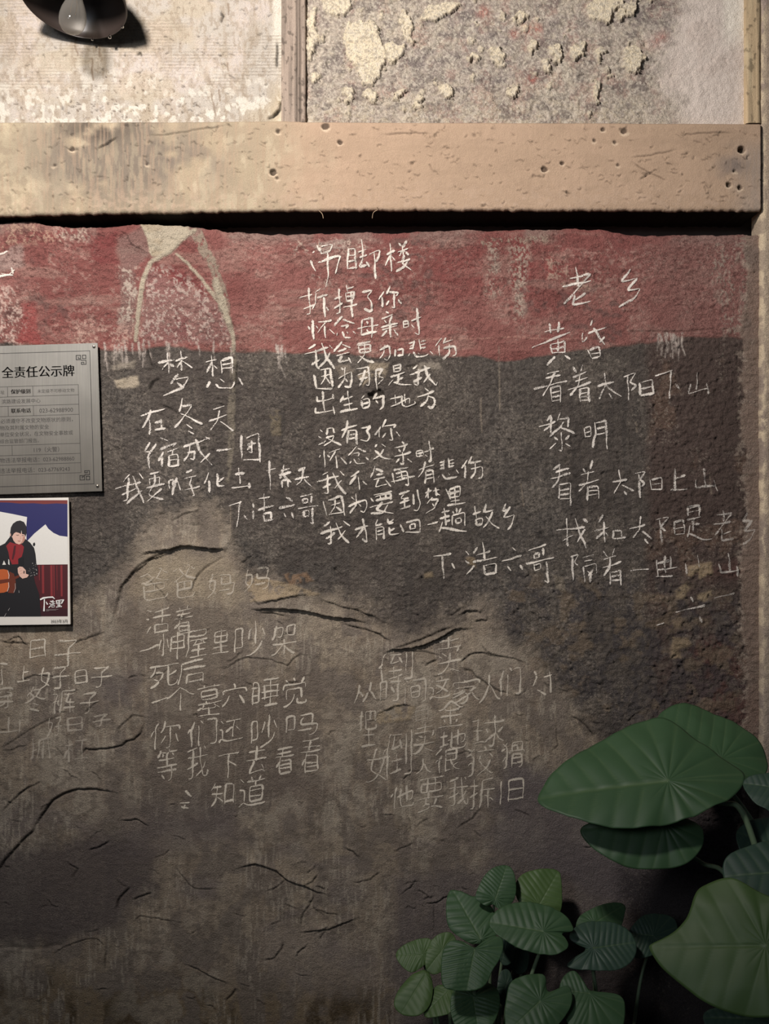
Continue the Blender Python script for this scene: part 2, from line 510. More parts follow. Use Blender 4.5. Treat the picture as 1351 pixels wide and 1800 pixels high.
# light plaster patches among the poems
for pts, col, a in [
    ([(640, 655), (650, 635), (668, 640), (682, 640), (678, 665), (655, 668), (640, 680), (628, 660)], (176, 160, 138), .85),
    ([(588, 645), (612, 640), (622, 655), (600, 662)], (158, 144, 128), .6),
    ([(720, 640), (770, 636), (778, 648), (740, 655)], (178, 166, 150), .55),
    ([(202, 668), (240, 660), (244, 680), (210, 684)], (206, 190, 166), .75),
    ([(198, 640), (236, 634), (234, 648), (200, 650)], (180, 168, 150), .5),
    ([(472, 720), (492, 720), (494, 765), (476, 765)], (150, 136, 112), .5),
    ([(1206, 995), (1252, 988), (1250, 1010), (1228, 1018), (1206, 1012)], (168, 148, 120), .95),
    ([(1180, 1040), (1206, 1022), (1212, 1026), (1200, 1052), (1184, 1050)], (160, 142, 116), .95),
    ([(1222, 1044), (1248, 1038), (1250, 1050), (1236, 1058), (1224, 1055)], (160, 142, 116), .95),
    ([(1180, 1120), (1210, 1118), (1214, 1130), (1190, 1145), (1196, 1156), (1178, 1158)], (150, 132, 108), .9),
    ([(1180, 1090), (1196, 1086), (1198, 1100), (1184, 1104)], (146, 128, 106), .8),
    ([(818, 978), (836, 980), (838, 996), (822, 994)], (160, 140, 112), .7),
    ([(970, 1010), (990, 1012), (996, 1040), (974, 1036)], (150, 138, 120), .6),
    ([(540, 420), (600, 412), (612, 430), (560, 436)], (178, 158, 148), .5),
    ([(742, 1008), (760, 1006), (762, 1014), (744, 1016)], (168, 148, 118), .6),
    ([(500, 1010), (540, 1005), (552, 1020), (510, 1030)], (176, 140, 108), .5),
    ([(430, 1010), (520, 1030), (560, 1045), (470, 1055), (440, 1060)], (186, 164, 132), .6),
    ([(655, 1262), (672, 1244), (700, 1236), (728, 1246), (720, 1264), (690, 1272), (666, 1274)], (166, 148, 122), .7),
]:
    w, m, sd = F.poly(pts, 2.5, .7)
    m = m * ss(.38, .52, .5 * fbm(U[w], V[w], 6, 6, 3, 3) + .5 * fbm(U[w], V[w], 18, 18, 2, 5) + .06); F.paint(w, m, col, a); F.h[w] += .0018 * m
w, m, sd = F.poly([(648, 695), (668, 685), (676, 692), (668, 705), (650, 704)], 2, .6)
F.h[w] -= .014 * m; F.paint(w, m, (60, 54, 48), .7)
w, m, sd = F.poly([(715, 640), (735, 640), (740, 648), (716, 650)], 2, .6)
F.h[w] -= .008 * m

# right-hand edge strip of paler render
F.paint_all(strip * (1 - .5 * ss(1000, 1500, V)), (150, 130, 116), .85)
F.paint_all(strip * ss(.52, .66, mid), (128, 112, 102), .6)
F.paint_all(ss(12, 2, abs(U + 26 * (fbm(U, V, 22, 34, 4, 2) - .5) - 1304)) * ss(.5, .62, fine), (176, 160, 144), .6)
F.h += .0014 * strip

F.paint_all(ss(.64, .74, fbm(U, V, 2.6, 2.6, 2, 3)) * ss(.40, .62, mid) * (1 - .7 * tan) * (1 - .55 * red), (178, 165, 150), .34)
# -- relief
damp = 1 - .55 * tan
F.h += .010 * (fbm(U, V, 260, 200, 3, 5) - .5) + .0030 * (mid - .5) * (1 - .4 * tan)
F.h += (.0032 * (fbm(U, V, 20, 13, 4, 4) - .5) + .0044 * (fbm(U, V, 8, 5, 3, 5) - .5) + .0024 * (grain - .5)) * damp
F.h += .0022 * ss(.55, .68, fbm(U, V, 10, 6, 4, 2)) * (1 - tan)
F.h += red * .0022 * (fbm(U, V, 12, 6, 3, 8) - .5)
rg = right * (1 - tan) * (1 - strip)
F.h += rg * (.0030 * ss(.54, .70, fbm(U, V, 6, 6, 2, 6)) - .001 * ss(.55, .7, fbm(U, V, 10, 10, 2, 1)))
F.h -= .004 * ss(.72, .80, fbm(U, V, 8, 5, 3, 11)) * ss(.5, .65, fbm(U, V, 90, 90, 3, 9)) * (1 - tan)
F.g = .35 + .65 * damp * (.5 + fbm(U, V, 60, 60, 3, 8)) * .9
F.h -= .010 * np.exp(-(V - 395) / 5)

# -- cracks and lifted plaster
F.step([(243, 977), (262, 970), (285, 966), (300, 966), (318, 961), (340, 960), (368, 963), (392, 964), (400, 972)], .016, 26, .35, 1.0)
F.step([(192, 1104), (205, 1065), (216, 1030), (232, 1008), (246, 998), (262, 984), (290, 974), (306, 966)], .009, 30, .4, 1.0)
F.crack([(205, 1062), (214, 1030), (232, 1006), (250, 990), (275, 976), (300, 967)], 1.6, .006, .003, 6, .4)
F.step([(350, 1060), (340, 1040), (352, 1005), (372, 990), (395, 980)][::-1], -.004, 20, .4)
F.crack([(332, 1050), (345, 1012), (358, 998), (395, 978)], 1.5, .005, .002, 4, .4)
F.crack([(252, 1012), (268, 1024), (288, 1044), (298, 1060)], 1.2, .003, .001, 4, .4)
F.step([(440, 1072), (462, 1070), (492, 1069), (530, 1074), (575, 1082), (618, 1086), (650, 1098)], .015, 22, .35, 1.0)
F.step([(448, 1064), (470, 1056), (500, 1051), (528, 1046), (545, 1044)], .008, 14, .35)
F.crack([(452, 1077), (480, 1078), (505, 1084)], 1.4, .006, .003, 4, .3)
F.step([(556, 1052), (575, 1056), (598, 1064), (625, 1070), (650, 1080), (690, 1100)], .008, 16, .4)
F.crack([(600, 1095), (630, 1104), (660, 1112), (690, 1128)], 1.6, .006, .003, 5, .4)
F.step([(672, 1148), (690, 1141), (722, 1139), (745, 1134), (770, 1122), (800, 1106), (832, 1103)], .014, 18, .35, 1.0)
F.crack([(686, 1140), (720, 1132), (748, 1120), (775, 1108), (800, 1102)], 1.8, .007, .003, 6, .4)
F.crack([(722, 1144), (748, 1146), (772, 1152)], 1.2, .004, .002, 4, .3)
F.step([(802, 1082), (820, 1072), (838, 1072), (846, 1078)], .008, 12, .4)
F.step([(832, 1092), (846, 1088), (856, 1090)], .008, 10, .3)
F.crack([(806, 1166), (820, 1154), (838, 1148), (852, 1148), (880, 1156)], 1.6, .006, .003, 6, .4)
F.crack([(846, 1132), (856, 1146), (875, 1152), (900, 1158), (930, 1172)], 1.5, .005, .002, 6, .4)
F.crack([(746, 1172), (758, 1166), (770, 1160)], 1.7, .006, .001, 4, .3)
F.crack([(805, 1172), (830, 1180), (850, 1196), (870, 1212), (900, 1222)], 1.8, .005, .002, 5, .6)
F.step([(652, 1268), (664, 1252), (690, 1240), (712, 1240), (730, 1246)], .006, 14, .6)
F.crack([(380, 1176), (402, 1172), (415, 1162), (432, 1157), (455, 1158), (478, 1162), (506, 1172), (514, 1160), (528, 1150), (545, 1154)], 1.3, .004, .002, 5, .4)
F.crack([(0, 1316), (20, 1304), (50, 1284), (80, 1268), (108, 1256)], 1.1, .004, .001, 3, .15)
F.crack([(0, 1318), (20, 1318), (36, 1310), (50, 1311)], 1.2, .004, .002, 4, .4)
F.crack([(135, 1334), (152, 1316), (165, 1317), (195, 1315), (214, 1310), (222, 1302), (234, 1300), (246, 1288), (254, 1268)], 2.0, .007, .004, 8, .35)
F.crack([(205, 1285), (222, 1268), (232, 1258), (258, 1262)], 1.4, .004, .002, 6, .4)
F.crack([(-10, 1535), (8, 1510), (30, 1486), (52, 1465), (62, 1456)], 2.6, .009, .004, 7, .4)
F.crack([(56, 1462), (75, 1432), (92, 1408), (112, 1394), (138, 1386), (170, 1387), (205, 1393)], 2.2, .009, .005, 9, .3)
F.crack([(0, 1430), (20, 1408), (42, 1390), (60, 1380)], 1.4, .004, .002, 6, .3)
F.crack([(28, 1400), (50, 1384), (75, 1372)], 1.4, .004, .002, 4, .5)
F.crack([(155, 1496), (175, 1490), (195, 1478)], 1.6, .006, .003, 6, .4)
F.crack([(118, 1516), (138, 1528), (126, 1546)], 1.6, .005, .002, 5, .3)
F.crack([(212, 1442), (240, 1440), (262, 1452)], 1.4, .005, .004, 5, .3)
F.crack([(205, 1600), (208, 1582), (218, 1570), (230, 1560)], 2.2, .008, .002, 5, .3)
F.crack([(232, 1583), (250, 1575), (268, 1568)], 1.8, .006, .003, 5, .3)
F.step([(-20, 1668), (20, 1668), (60, 1667), (105, 1665), (118, 1660)], -.007, 8, .2, 1.5)
F.crack([(30, 1669), (60, 1668), (96, 1666)], 1.4, .006, .000, 4, .15, .5)
F.crack([(92, 1680), (112, 1664), (150, 1652), (170, 1650), (190, 1668)], 1.1, .003, .002, 4, .3)
F.crack([(184, 1705), (184, 1690), (187, 1672)], 1.8, .005, .001, 4, .3)
F.crack([(325, 1694), (350, 1704), (378, 1720), (402, 1730)], 1.5, .005, .003, 5, .3)
F.crack([(394, 1760), (408, 1748), (414, 1738)], 2.0, .006, .002, 5, .3)
F.crack([(306, 1522), (330, 1552), (342, 1562), (388, 1562)], 1.2, .003, .002, 4, .15)
F.crack([(232, 1622), (246, 1610), (280, 1614), (312, 1620)], 1.2, .003, .002, 4, .3)
F.step([(410, 1530), (430, 1522), (448, 1517), (466, 1522), (486, 1530), (500, 1544), (518, 1555), (534, 1557), (552, 1565), (580, 1574)], .006, 14, .35)
F.crack([(410, 1530), (430, 1522), (448, 1517), (466, 1524), (486, 1530), (502, 1546), (520, 1554), (536, 1558), (556, 1568), (580, 1574)], 1.6, .006, .003, 6, .3)
F.crack([(534, 1556), (548, 1550), (558, 1537)], 1.3, .004, .003, 4, .3)
F.crack([(466, 1568), (480, 1564), (494, 1554), (502, 1546)], 1.3, .004, .002, 4, .3)
F.crack([(552, 1570), (545, 1590), (532, 1608), (528, 1632)], 1.5, .005, .002, 5, .4)
F.crack([(525, 1640), (550, 1636), (575, 1632), (605, 1622), (630, 1613)], 1.6, .005, .004, 7, .5)
F.crack([(560, 1652), (566, 1640), (572, 1636)], 1.4, .004, .002, 4, .3)
F.crack([(556, 1596), (575, 1604), (596, 1607)], 1.4, .004, .002, 6, .3)
F.crack([(498, 1655), (496, 1668), (484, 1685), (462, 1690)], 1.7, .005, .002, 5, .4)
F.crack([(520, 1680), (522, 1672), (540, 1660)], 1.6, .005, .003, 5, .5)
F.crack([(605, 1490), (620, 1496), (630, 1508)], 1.5, .004, .003, 5, .3)
F.crack([(620, 1550), (650, 1545), (668, 1530)], 1.3, .004, .002, 5, .4)
F.crack([(716, 1435), (720, 1450), (722, 1462)], 1.2, .003, .002, 4, .3)
F.crack([(690, 1498), (710, 1490), (728, 1482)], 1.4, .004, .002, 4, .4)
F.crack([(745, 1588), (765, 1586), (780, 1578), (788, 1574)], 1.4, .005, .003, 6, .3)
F.crack([(760, 1588), (762, 1614), (763, 1650)], .9, .003, .001, 4, .3)
F.crack([(800, 1455), (830, 1440), (846, 1420)], 1.5, .004, .001, 5, .3)
F.crack([(900, 1421), (918, 1428), (932, 1434)], 1.3, .003, .001, 4, .3)
F.crack([(976, 1254), (978, 1280), (980, 1310), (968, 1320)], 1.1, .003, .001, 3, .2)
F.crack([(1002, 1255), (1020, 1268), (1032, 1280), (1046, 1298)], 1.4, .005, .002, 5, .4)
F.crack([(300, 915), (318, 905), (342, 900), (352, 895)], 1.4, .004, .002, 5, .6)
F.crack([(248, 1200), (290, 1180), (305, 1168)], 1.0, .003, .0, 3, .3)
F.crack([(0, 1128), (20, 1130), (55, 1132)], 1.6, .006, .003, 6, .5)
F.crack([(10, 1126), (34, 1120), (50, 1136)], 1.4, .005, .003, 6, .6)
F.crack([(130, 1130), (150, 1122), (185, 1112)], 1.6, .005, .002, 6, .6)
F.crack([(30, 1196), (60, 1186), (110, 1192)], 1.4, .004, .002, 5, .6)
rr = random.Random(5)
for k in range(110):           # many short hairlines and chips
    x = rr.uniform(0, 1130); y = rr.uniform(960, 1780); l = rr.uniform(6, 30); a = rr.gauss(.0, .6)
    F.crack([(x, y), (x + l * .5, y - l * .5 * math.sin(a) + rr.uniform(-3, 3)), (x + l, y - l * math.sin(a))], rr.uniform(.8, 1.4), rr.uniform(.0015, .0045), rr.uniform(.0008, .003), 4, .9, .35)
for k in range(26):
    x = rr.uniform(190, 1300); y = rr.uniform(620, 1250); l = rr.uniform(5, 18)
    F.crack([(x, y), (x + l, y + rr.uniform(-5, 5))], rr.uniform(1, 2.2), rr.uniform(.002, .006), rr.uniform(.0005, .002), 4, 1, .45)
# pale scratches made with something sharp
for pts in [[(209, 1213), (210, 1240), (211, 1268)], [(234, 1222), (233, 1250)], [(56, 1300), (55, 1340)], [(236, 1365), (240, 1400)],
            [(975, 1252), (980, 1300)], [(1000, 1258), (1008, 1280)], [(1012, 1262), (1024, 1296)], [(1245, 832), (1250, 870)], [(1117, 742), (1119, 760)],
            [(845, 700), (846, 760)], [(876, 610), (878, 720)], [(915, 850), (920, 890)], [(300, 1060), (250, 1120)], [(405, 890), (404, 950)]]:
    F.stroke([(x, y, .9) for x, y in pts], .9, (178, 162, 142), .6, 0, .15, .3)

edge = np.interp(F.us, [-720, -20, 0, 20, 60, 80, 100, 150, 190, 250, 330, 400, 470, 540, 620, 700, 800, 870, 950, 1010, 1060, 1100, 1135, 1200, 1372],
                 [388, 392, 391, 388, 388, 394, 397, 400, 398, 393, 397, 406, 411, 411, 408, 408, 403, 404, 402, 402, 403, 411, 414, 412, 412])
edge = edge + 5 * (fbm(F.us, F.us * 0, 14, 14, 4, 3) - .5)
VY = F.V + (edge[None, :] - 395) * np.exp(-(F.V - 395) / 60)
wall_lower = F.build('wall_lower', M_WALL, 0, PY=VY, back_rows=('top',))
tag(wall_lower, 'lower plaster wall with red band over black and brown coats, cracked and chalked', 'wall', kind='structure')
# height the chalk lies on: local maximum, so the marks ride the bumps
Hm = F.h.copy()
for dy in (-1, 0, 1):
    for dx in (-1, 0, 1):
        Hm = np.maximum(Hm, np.roll(np.roll(F.h, dy, 0), dx, 1))
del U, V, Uw, Vw, big, mid, fine, streak, streak2, grain, red, tan, right, strip, rg, damp, ytan, yb

# ------------------------------------------------------------------ recess behind the broken plaster edge
mesh('wall_recess', [(-1.9, .14, 2.2), (1.12, .14, 2.2), (1.12, .14, 2.45), (-1.9, .14, 2.45)], [(0, 1, 2, 3)], M_SOOT)
tag(bpy.data.objects['wall_recess'], 'dark sooty recess between beam and broken plaster edge', 'wall', kind='structure')

# ------------------------------------------------------------------ painted beam
B = Field(grid(-20, 1336, 1.7, lo=-720), grid(213, 372, 1.7), (172, 147, 124))
U, V = B.U, B.V
mid = fbm(U, V, 50, 40, 4, 1); fine = fbm(U, V, 8, 6, 4, 3); big = fbm(U, V, 160, 90, 3, 5)
B.paint_all(ss(.4, .7, big), (178, 152, 129), .7)
B.paint_all(ss(.55, .7, fbm(U, V, 60, 14, 4, 2)), (164, 140, 118), .5)
left = ss(600, 420, U + 120 * (mid - .5))
B.paint_all(left, (158, 145, 122), .8)
B.paint_all(left * ss(.5, .62, fbm(U, V, 16, 34, 4, 8)), (192, 178, 152), .4)
B.paint_all(ss(80, 10, U + 60 * (mid - .5)) * ss(.4, .6, fine), (196, 182, 152), .4)
dk = np.exp(-(((U - 200) / 150) ** 2 + ((V - 270) / 90) ** 2)) * ss(.25, .55, mid) * 1.5  # darker grey area near the left end
B.paint_all(dk, (112, 102, 92), .85)
B.paint_all(dk * ss(.5, .62, fbm(U, V, 7, 30, 4, 6)), (150, 138, 118), .6)
B.paint_all(np.exp(-(((U - 175) / 60) ** 2 + ((V - 225) / 26) ** 2)) * ss(.3, .55, mid), (70, 62, 56), .8)
B.paint_all(np.exp(-(((U - 330) / 60) ** 2 + ((V - 285) / 30) ** 2)) * ss(.4, .6, mid), (120, 108, 98), .7)
B.paint_all(ss(1255, 1320, U + 70 * (mid - .5)) * ss(235, 270, V), (160, 144, 130), .8)
B.paint_all(np.exp(-(((U - 1290) / 26) ** 2 + ((V - 290) / 32) ** 2)) * ss(.35, .6, mid), (122, 110, 102), .8)
B.paint_all(ss(.5, .66, fine) * ss(300, 372, V), (184, 160, 140), .4)
B.h += .003 * (mid - .5) + .0012 * (fine - .5)
B.paint_all(ss(.5, .66, fbm(U, V, 3, 40, 3, 0)), (166, 142, 120), .35)
B.g[:] = .45
rr = random.Random(3)
for k in range(420):
    x = rr.uniform(-10, 1330); y = rr.uniform(218, 368); l = rr.uniform(3, 15) * (1.0 if x > 500 else .8)
    B.crack([(x, y), (x + l * .5, y + rr.uniform(-4, 4)), (x + l, y + rr.uniform(-5, 5))], rr.uniform(.7, 1.2), rr.uniform(.001, .004), rr.uniform(.0005, .002), 3.5, 1.2, .4)
for pts in [[(1112, 285), (1130, 298), (1160, 312), (1172, 316)], [(1110, 276), (1145, 272), (1190, 262)], [(1122, 318), (1150, 300)], [(671, 236), (720, 234), (760, 232)],
            [(170, 262), (190, 250), (208, 242)], [(172, 260), (205, 241)], [(1195, 236), (1230, 232), (1290, 230)], [(255, 240), (300, 236), (350, 228), (400, 222)]]:
    B.crack(pts, 1.2, .004, .001, 4, .4, .5)
for x, y, r, dp in [(480, 303, 5, .012), (487, 314, 3, .008), (597, 250, 4, .006), (488, 232, 4, .004), (572, 222, 6, .004), (1060, 226, 4, .005), (1096, 229, 6, .005), (1303, 262, 6, .02),
                    (957, 297, 5, .007), (1044, 246, 3, .004), (1080, 248, 3, .004), (1085, 290, 3, .004), (127, 262, 4, .004), (96, 290, 3, .003), (258, 288, 3, .003), (1300, 330, 4, .01), (1280, 325, 4, .01), (988, 286, 3, .006), (1290, 300, 3, .008)]:
    w = B.win(x - 20, y - 20, x + 20, y + 20)
    d = np.hypot(U[w] - x, V[w] - y) + 6 * (fine[w] - .5)
    B.h[w] -= dp * ss(r + 1, r - 2, d)
    B.paint(w, ss(r + 2, r - 1.5, d), (58, 48, 42), .8)
    B.paint(w, ss(r + 5, r + 2, d) * ss(0, 6, V[w] - y) * (d > r), (226, 204, 176), .5)
B.h -= .010 * np.exp(-(V - 213) / 2.2) + .006 * np.exp(-(372 - V) / 2.0)
eb = np.interp(B.us, [-720, 0, 220, 460, 640, 1336], [8, 7, 2, -1.5, -3.5, -2]) + 5 * (fbm(B.us, B.us * 0, 9, 9, 4, 6) - .5)
et = np.interp(B.us, [-720, 300, 500, 540, 1336], [1, 0, -2, 0, 3])
f = (V - 213) / 159
PY = V + eb[None, :] * f ** 3 + et[None, :] * (1 - f) ** 3
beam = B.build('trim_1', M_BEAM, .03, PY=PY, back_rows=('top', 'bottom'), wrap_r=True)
tag(beam, 'tan painted horizontal beam with short cracks and grey area at left', 'beam', kind='structure')

# ------------------------------------------------------------------ upper left panel, combed limewash
A = Field(grid(-20, 496, 1.7, lo=-720), grid(-160, 216, 1.7), (186, 177, 165))
U, V = A.U, A.V
mid = fbm(U, V, 60, 60, 4, 1); fine = fbm(U, V, 6, 6, 4, 3)
A.paint_all(ss(.45, .7, mid), (198, 186, 177), .8)
A.paint_all(ss(.5, .66, fbm(U, V, 70, 50, 4, 4)), (182, 167, 142), .55)
A.paint_all(ss(.52, .68, fbm(U, V, 12, 50, 4, 7)), (164, 149, 130), .5)
A.paint_all(ss(.55, .66, fbm(U, V, 5, 9, 3, 9)), (150, 134, 115), .5)
A.paint_all(ss(.56, .64, fbm(U, V, 9, 12, 3, 2)) * ss(60, 200, V), (222, 215, 201), .7)
A.paint_all(ss(460, 494, U + 20 * (mid - .5)) * ss(120, 200, V), (204, 186, 150), .5)
A.paint_all(ss(474, 484, U + 6 * (fine - .5)) * ss(170, 60, V), (222, 214, 198), .7)
comb = np.sin(2 * np.pi * (V + 3 * (fbm(U, V, 80, 40, 3, 5) - .5)) / 5.6) * ss(.4, .62, fbm(U, V, 70, 34, 3, 8)) * ss(190, 130, V)
A.paint_all(ss(.1, 1, comb), (150, 137, 120), .5)
A.h += .0016 * comb + .003 * (mid - .5) + .0026 * (fine - .5)
pit = ss(.70, .76, fbm(U, V, 5, 4, 3, 6)) * ss(.5, .68, fbm(U, V, 60, 50, 3, 9))
A.h -= .003 * pit
A.paint_all(pit, (84, 72, 62), .7)
A.paint_all(ss(.50, .62, fbm(U, V, 3.4, 4.5, 3, 1)) * ss(.4, .6, mid), (196, 180, 162), .4)
A.g[:] = .55
for pts in [[(134, 66), (133, 82), (136, 98)], [(163, 105), (161, 122), (164, 140)], [(174, 80), (175, 100)], [(370, 165), (375, 185), (379, 202)], [(384, 158), (386, 178)], [(400, 8), (402, 26)], [(401, 112), (402, 125)]]:
    A.stroke([(x, y, 1.3) for x, y in pts], 1.4, (128, 108, 88), .8, 0, .4)
rr = random.Random(8)
for k in range(70):
    x = rr.uniform(0, 480); y = rr.uniform(-10, 200); l = rr.uniform(3, 12)
    A.crack([(x, y), (x + l * .5, y + rr.uniform(-4, 4)), (x + l, y + rr.uniform(-6, 6))], 1.0, .0025, .0008, 3, .8, .5)
for pts in [[(388, 22), (394, 30), (390, 40)], [(240, 96), (246, 92), (250, 98)], [(478, 208), (486, 200), (494, 186), (497, 176)], [(470, 208), (480, 205), (492, 190)], [(486, 70), (487, 100), (485, 120)]]:
    A.crack(pts, 2.0, .008, .002, 4, .5, .8)
upl = A.build('wall_upper_left', M_UP, 0)
tag(upl, 'upper left wall panel of bright combed limewash behind the pendant lamp', 'wall', kind='structure')

# ------------------------------------------------------------------ upper right panel, flaking
C = Field(grid(534, 1372, 1.7), grid(-160, 219, 1.7), (184, 170, 156))
U, V = C.U, C.V
mid = fbm(U, V, 46, 46, 4, 1); fine = fbm(U, V, 6, 6, 4, 3); big = fbm(U, V, 120, 90, 3, 7)
rt = ss(1135, 1205, U + 110 * (mid - .5) + 40 * (fine - .5))
C.paint_all(ss(.45, .65, big), (166, 153, 145), .7)
C.paint_all(ss(.5, .64, mid), (200, 187, 169), .55)
C.paint_all(ss(.53, .66, fbm(U, V, 30, 30, 4, 5)) * (1 - rt), (176, 140, 126), .45)
C.paint_all(ss(.55, .64, fbm(U, V, 10, 8, 3, 2)), (204, 191, 170), .5)
C.paint_all(ss(150, 205, V + 40 * (mid - .5)) * ss(.48, .6, fine), (198, 184, 158), .5)
C.paint_all(ss(.55, .66, fbm(U, V, 22, 16, 4, 9)) * (1 - rt), (108, 99, 97), .55)
for x, y, r in [(850, 22, 12), (925, 52, 10), (945, 50, 7), (903, 60, 8), (1165, 65, 10), (935, 140, 9), (1150, 75, 12)]:
    C.paint_all(np.exp(-(((U - x) ** 2 + (V - y) ** 2) / r ** 2)), (180, 104, 90), .7)
C.paint_all(rt, (220, 206, 194), .9)
C.paint_all(rt * ss(.5, .66, mid), (204, 188, 176), .6)
C.paint_all(rt * ss(1262, 1282, U) * ss(100, 40, V), (240, 232, 216), .7)
C.h += (.0080 * (fbm(U, V, 16, 14, 4, 4) - .5) + .0080 * (fine - .5) + .003 * (fbm(U, V, 3.6, 3.6, 2, 8) - .5)) * (1 - .6 * rt) + .005 * (mid - .5)
CREAM = (240, 224, 194)
flakes = [[(604, 60), (622, 40), (650, 34), (668, 60), (676, 105), (664, 150), (640, 152), (624, 122), (608, 96)], [(566, -10), (616, -10), (612, 28), (590, 34), (570, 24)],
          [(540, 15), (556, 14), (556, 60), (552, 108), (540, 110)], [(556, 60), (572, 62), (568, 74), (556, 76)], [(694, 24), (712, 22), (726, 50), (722, 80), (710, 74), (704, 50)],
          [(671, 84), (690, 76), (711, 82), (706, 104), (690, 112), (671, 104)], [(738, 30), (756, 10), (800, 4), (816, 12), (790, 22), (764, 40), (744, 42)], [(858, 92), (872, 82), (889, 90), (886, 110), (866, 114)],
          [(904, 26), (916, 20), (924, 32), (918, 42), (906, 40)], [(1028, 6), (1060, -10), (1090, -6), (1084, 10), (1072, 20), (1070, 38), (1046, 40), (1030, 28)], [(1094, 4), (1116, 2), (1119, 26), (1104, 34), (1094, 22)],
          [(1092, 86), (1120, 80), (1131, 96), (1122, 124), (1100, 132), (1090, 112)], [(1046, 84), (1060, 84), (1060, 102), (1048, 102)], [(886, 156), (904, 150), (912, 160), (898, 172), (888, 168)],
          [(687, 160), (704, 155), (713, 166), (702, 178), (690, 174)], [(946, 104), (962, 98), (966, 118), (968, 132), (954, 130)], [(640, 160), (668, 158), (664, 180), (646, 178)], [(1000, 96), (1024, 70), (1034, 90), (1012, 106)],
          [(968, 76), (984, 74), (982, 112), (970, 112)], [(728, 168), (744, 170), (740, 190), (730, 192)], [(1040, 140), (1056, 150), (1050, 190), (1040, 180)], [(548, 130), (562, 128), (558, 150), (548, 148)], [(930, 70), (944, 80), (936, 96), (928, 90)],
          [(824, 98), (846, 92), (842, 106), (826, 110)], [(766, 150), (790, 150), (800, 168), (776, 172)], [(596, 150), (622, 160), (618, 182), (600, 176)], [(1086, 0), (1096, 10), (1088, 40), (1080, 30)]]
rr = random.Random(12)
for k in range(46):
    x = rr.uniform(548, 1150); y = rr.uniform(0, 205); r = rr.uniform(3, 8)
    flakes.append([(x + r * rr.uniform(.6, 1.3) * math.cos(a), y + r * rr.uniform(.6, 1.3) * math.sin(a)) for a in np.linspace(0, 5.6, 7)])
C.Uw = U + 26 * (fbm(U, V, 13, 13, 5, 3, .62) - .5); C.Vw = V + 26 * (fbm(U, V, 13, 13, 5, 7, .62) - .5)
for q, pts in enumerate(flakes):
    for _ in range(2):
        pts = [p for i in range(len(pts)) for p in (tuple(.75 * np.array(pts[i]) + .25 * np.array(pts[(i + 1) % len(pts)])), tuple(.25 * np.array(pts[i]) + .75 * np.array(pts[(i + 1) % len(pts)])))]
    w, m, sd = C.poly(pts, 1.3, 1.0)
    C.paint(w, m, CREAM, .95 if q < 27 else .75)
    C.h[w] = C.h[w] * (1 - .65 * m) + m * (.011 if q < 27 else .006)
    C.h[w] += .003 * np.exp(-(sd / 2.2) ** 2) * (sd > 0)
C.h -= .005 * ss(.68, .76, fbm(U, V, 9, 7, 4, 10)) * ss(.45, .6, mid) * (1 - .6 * rt)
C.paint_all(ss(.52, .62, fbm(U, V, 3, 3, 2, 0)) * (1 - rt), (222, 211, 193), .55)
C.paint_all(ss(.54, .64, fbm(U, V, 3.2, 2.6, 2, 5)) * (1 - rt), (110, 100, 94), .4)
C.g[:] = .9 - .4 * rt
upr = C.build('wall_upper_right', M_UP, 0)
tag(upr, 'upper right wall panel of grey crumbling plaster with cream flakes', 'wall', kind='structure')

# ------------------------------------------------------------------ timber posts and the corner pier
def post(name, x0, x1, y0, y1, h0, base, label, seed, gx=None, light=None, fx=30):
    W = Field(grid(x0, x1, 1.3), grid(y0, y1, 2.0), base)
    U, V = W.U, W.V
    g1 = fbm(U, V, 4, 120, 4, seed); g2 = fbm(U, V, fx, 200, 4, seed + 2); sp = fbm(U, V, 6, 9, 3, seed + 4)
    W.paint_all(ss(.45, .7, g1), np.array(base) * .74, .7)
    W.paint_all(ss(.5, .7, g2), light or np.array(base) * 1.12, .6)
    W.paint_all(ss(.64, .72, sp), np.array(base) * .45, .6)
    W.h += .0022 * (g1 - .5) + .003 * (g2 - .5) + .001 * (sp - .5)
    if gx:
        for x, dp in gx:
            d = np.abs(U - x + 2 * (fbm(U, V, 30, 60, 2, seed) - .5))
            W.h -= dp * np.exp(-(d / 1.6) ** 2)
            W.paint_all(np.exp(-(d / 2) ** 2), np.array(base) * .5, .7)
    W.h -= .006 * (np.exp(-(U - x0) / 1.6) + np.exp(-(x1 - U) / 1.6))
    W.g[:] = .5
    o = W.build(name, M_BEAM, h0, wrap_l=True, wrap_r=True)
    return tag(o, label, 'post', kind='structure')


post('trim_2', 494, 537, -160, 214, .016, (158, 142, 128), 'grey weathered timber stud between the two upper wall panels', 4, [(527, .006), (522, .003)])
post('trim_3', 1311, 1340, -160, 217, .020, (196, 172, 138), 'pale timber strip at top right against the corner pier', 6, [(1337, .004)], (214, 196, 160))

R = Field(grid(1338, 1372, 1.5, hi=1700), grid(-160, 1838, 2.2), (176, 158, 138))
U, V = R.U, R.V
mid = fbm(U, V, 30, 60, 4, 2); fine = fbm(U, V, 6, 8, 4, 4)
R.paint_all(ss(.45, .65, mid), (150, 134, 122), .8)
R.paint_all(ss(1352, 1340, U + 10 * (fine - .5)) * ss(.4, .55, fbm(U, V, 6, 14, 3, 6)), (226, 206, 174), .7)
R.paint_all(ss(420, 300, V) * ss(.5, .65, mid), (176, 156, 146), .7)
R.paint_all(ss(900, 1500, V), (120, 112, 108), .7)
R.h += .006 * (mid - .5) + .004 * (fine - .5) - .012 * np.exp(-(U - 1338) / 2.5)
PX = U + 3.5 * (fbm(V, V * 0, 30, 30, 4, 5) - .5) * np.exp(-(U - 1338) / 20) - 1.0 * ss(500, 0, V)
pier = R.build('wall_right', M_WALL, .022, PX=PX, wrap_l=True)
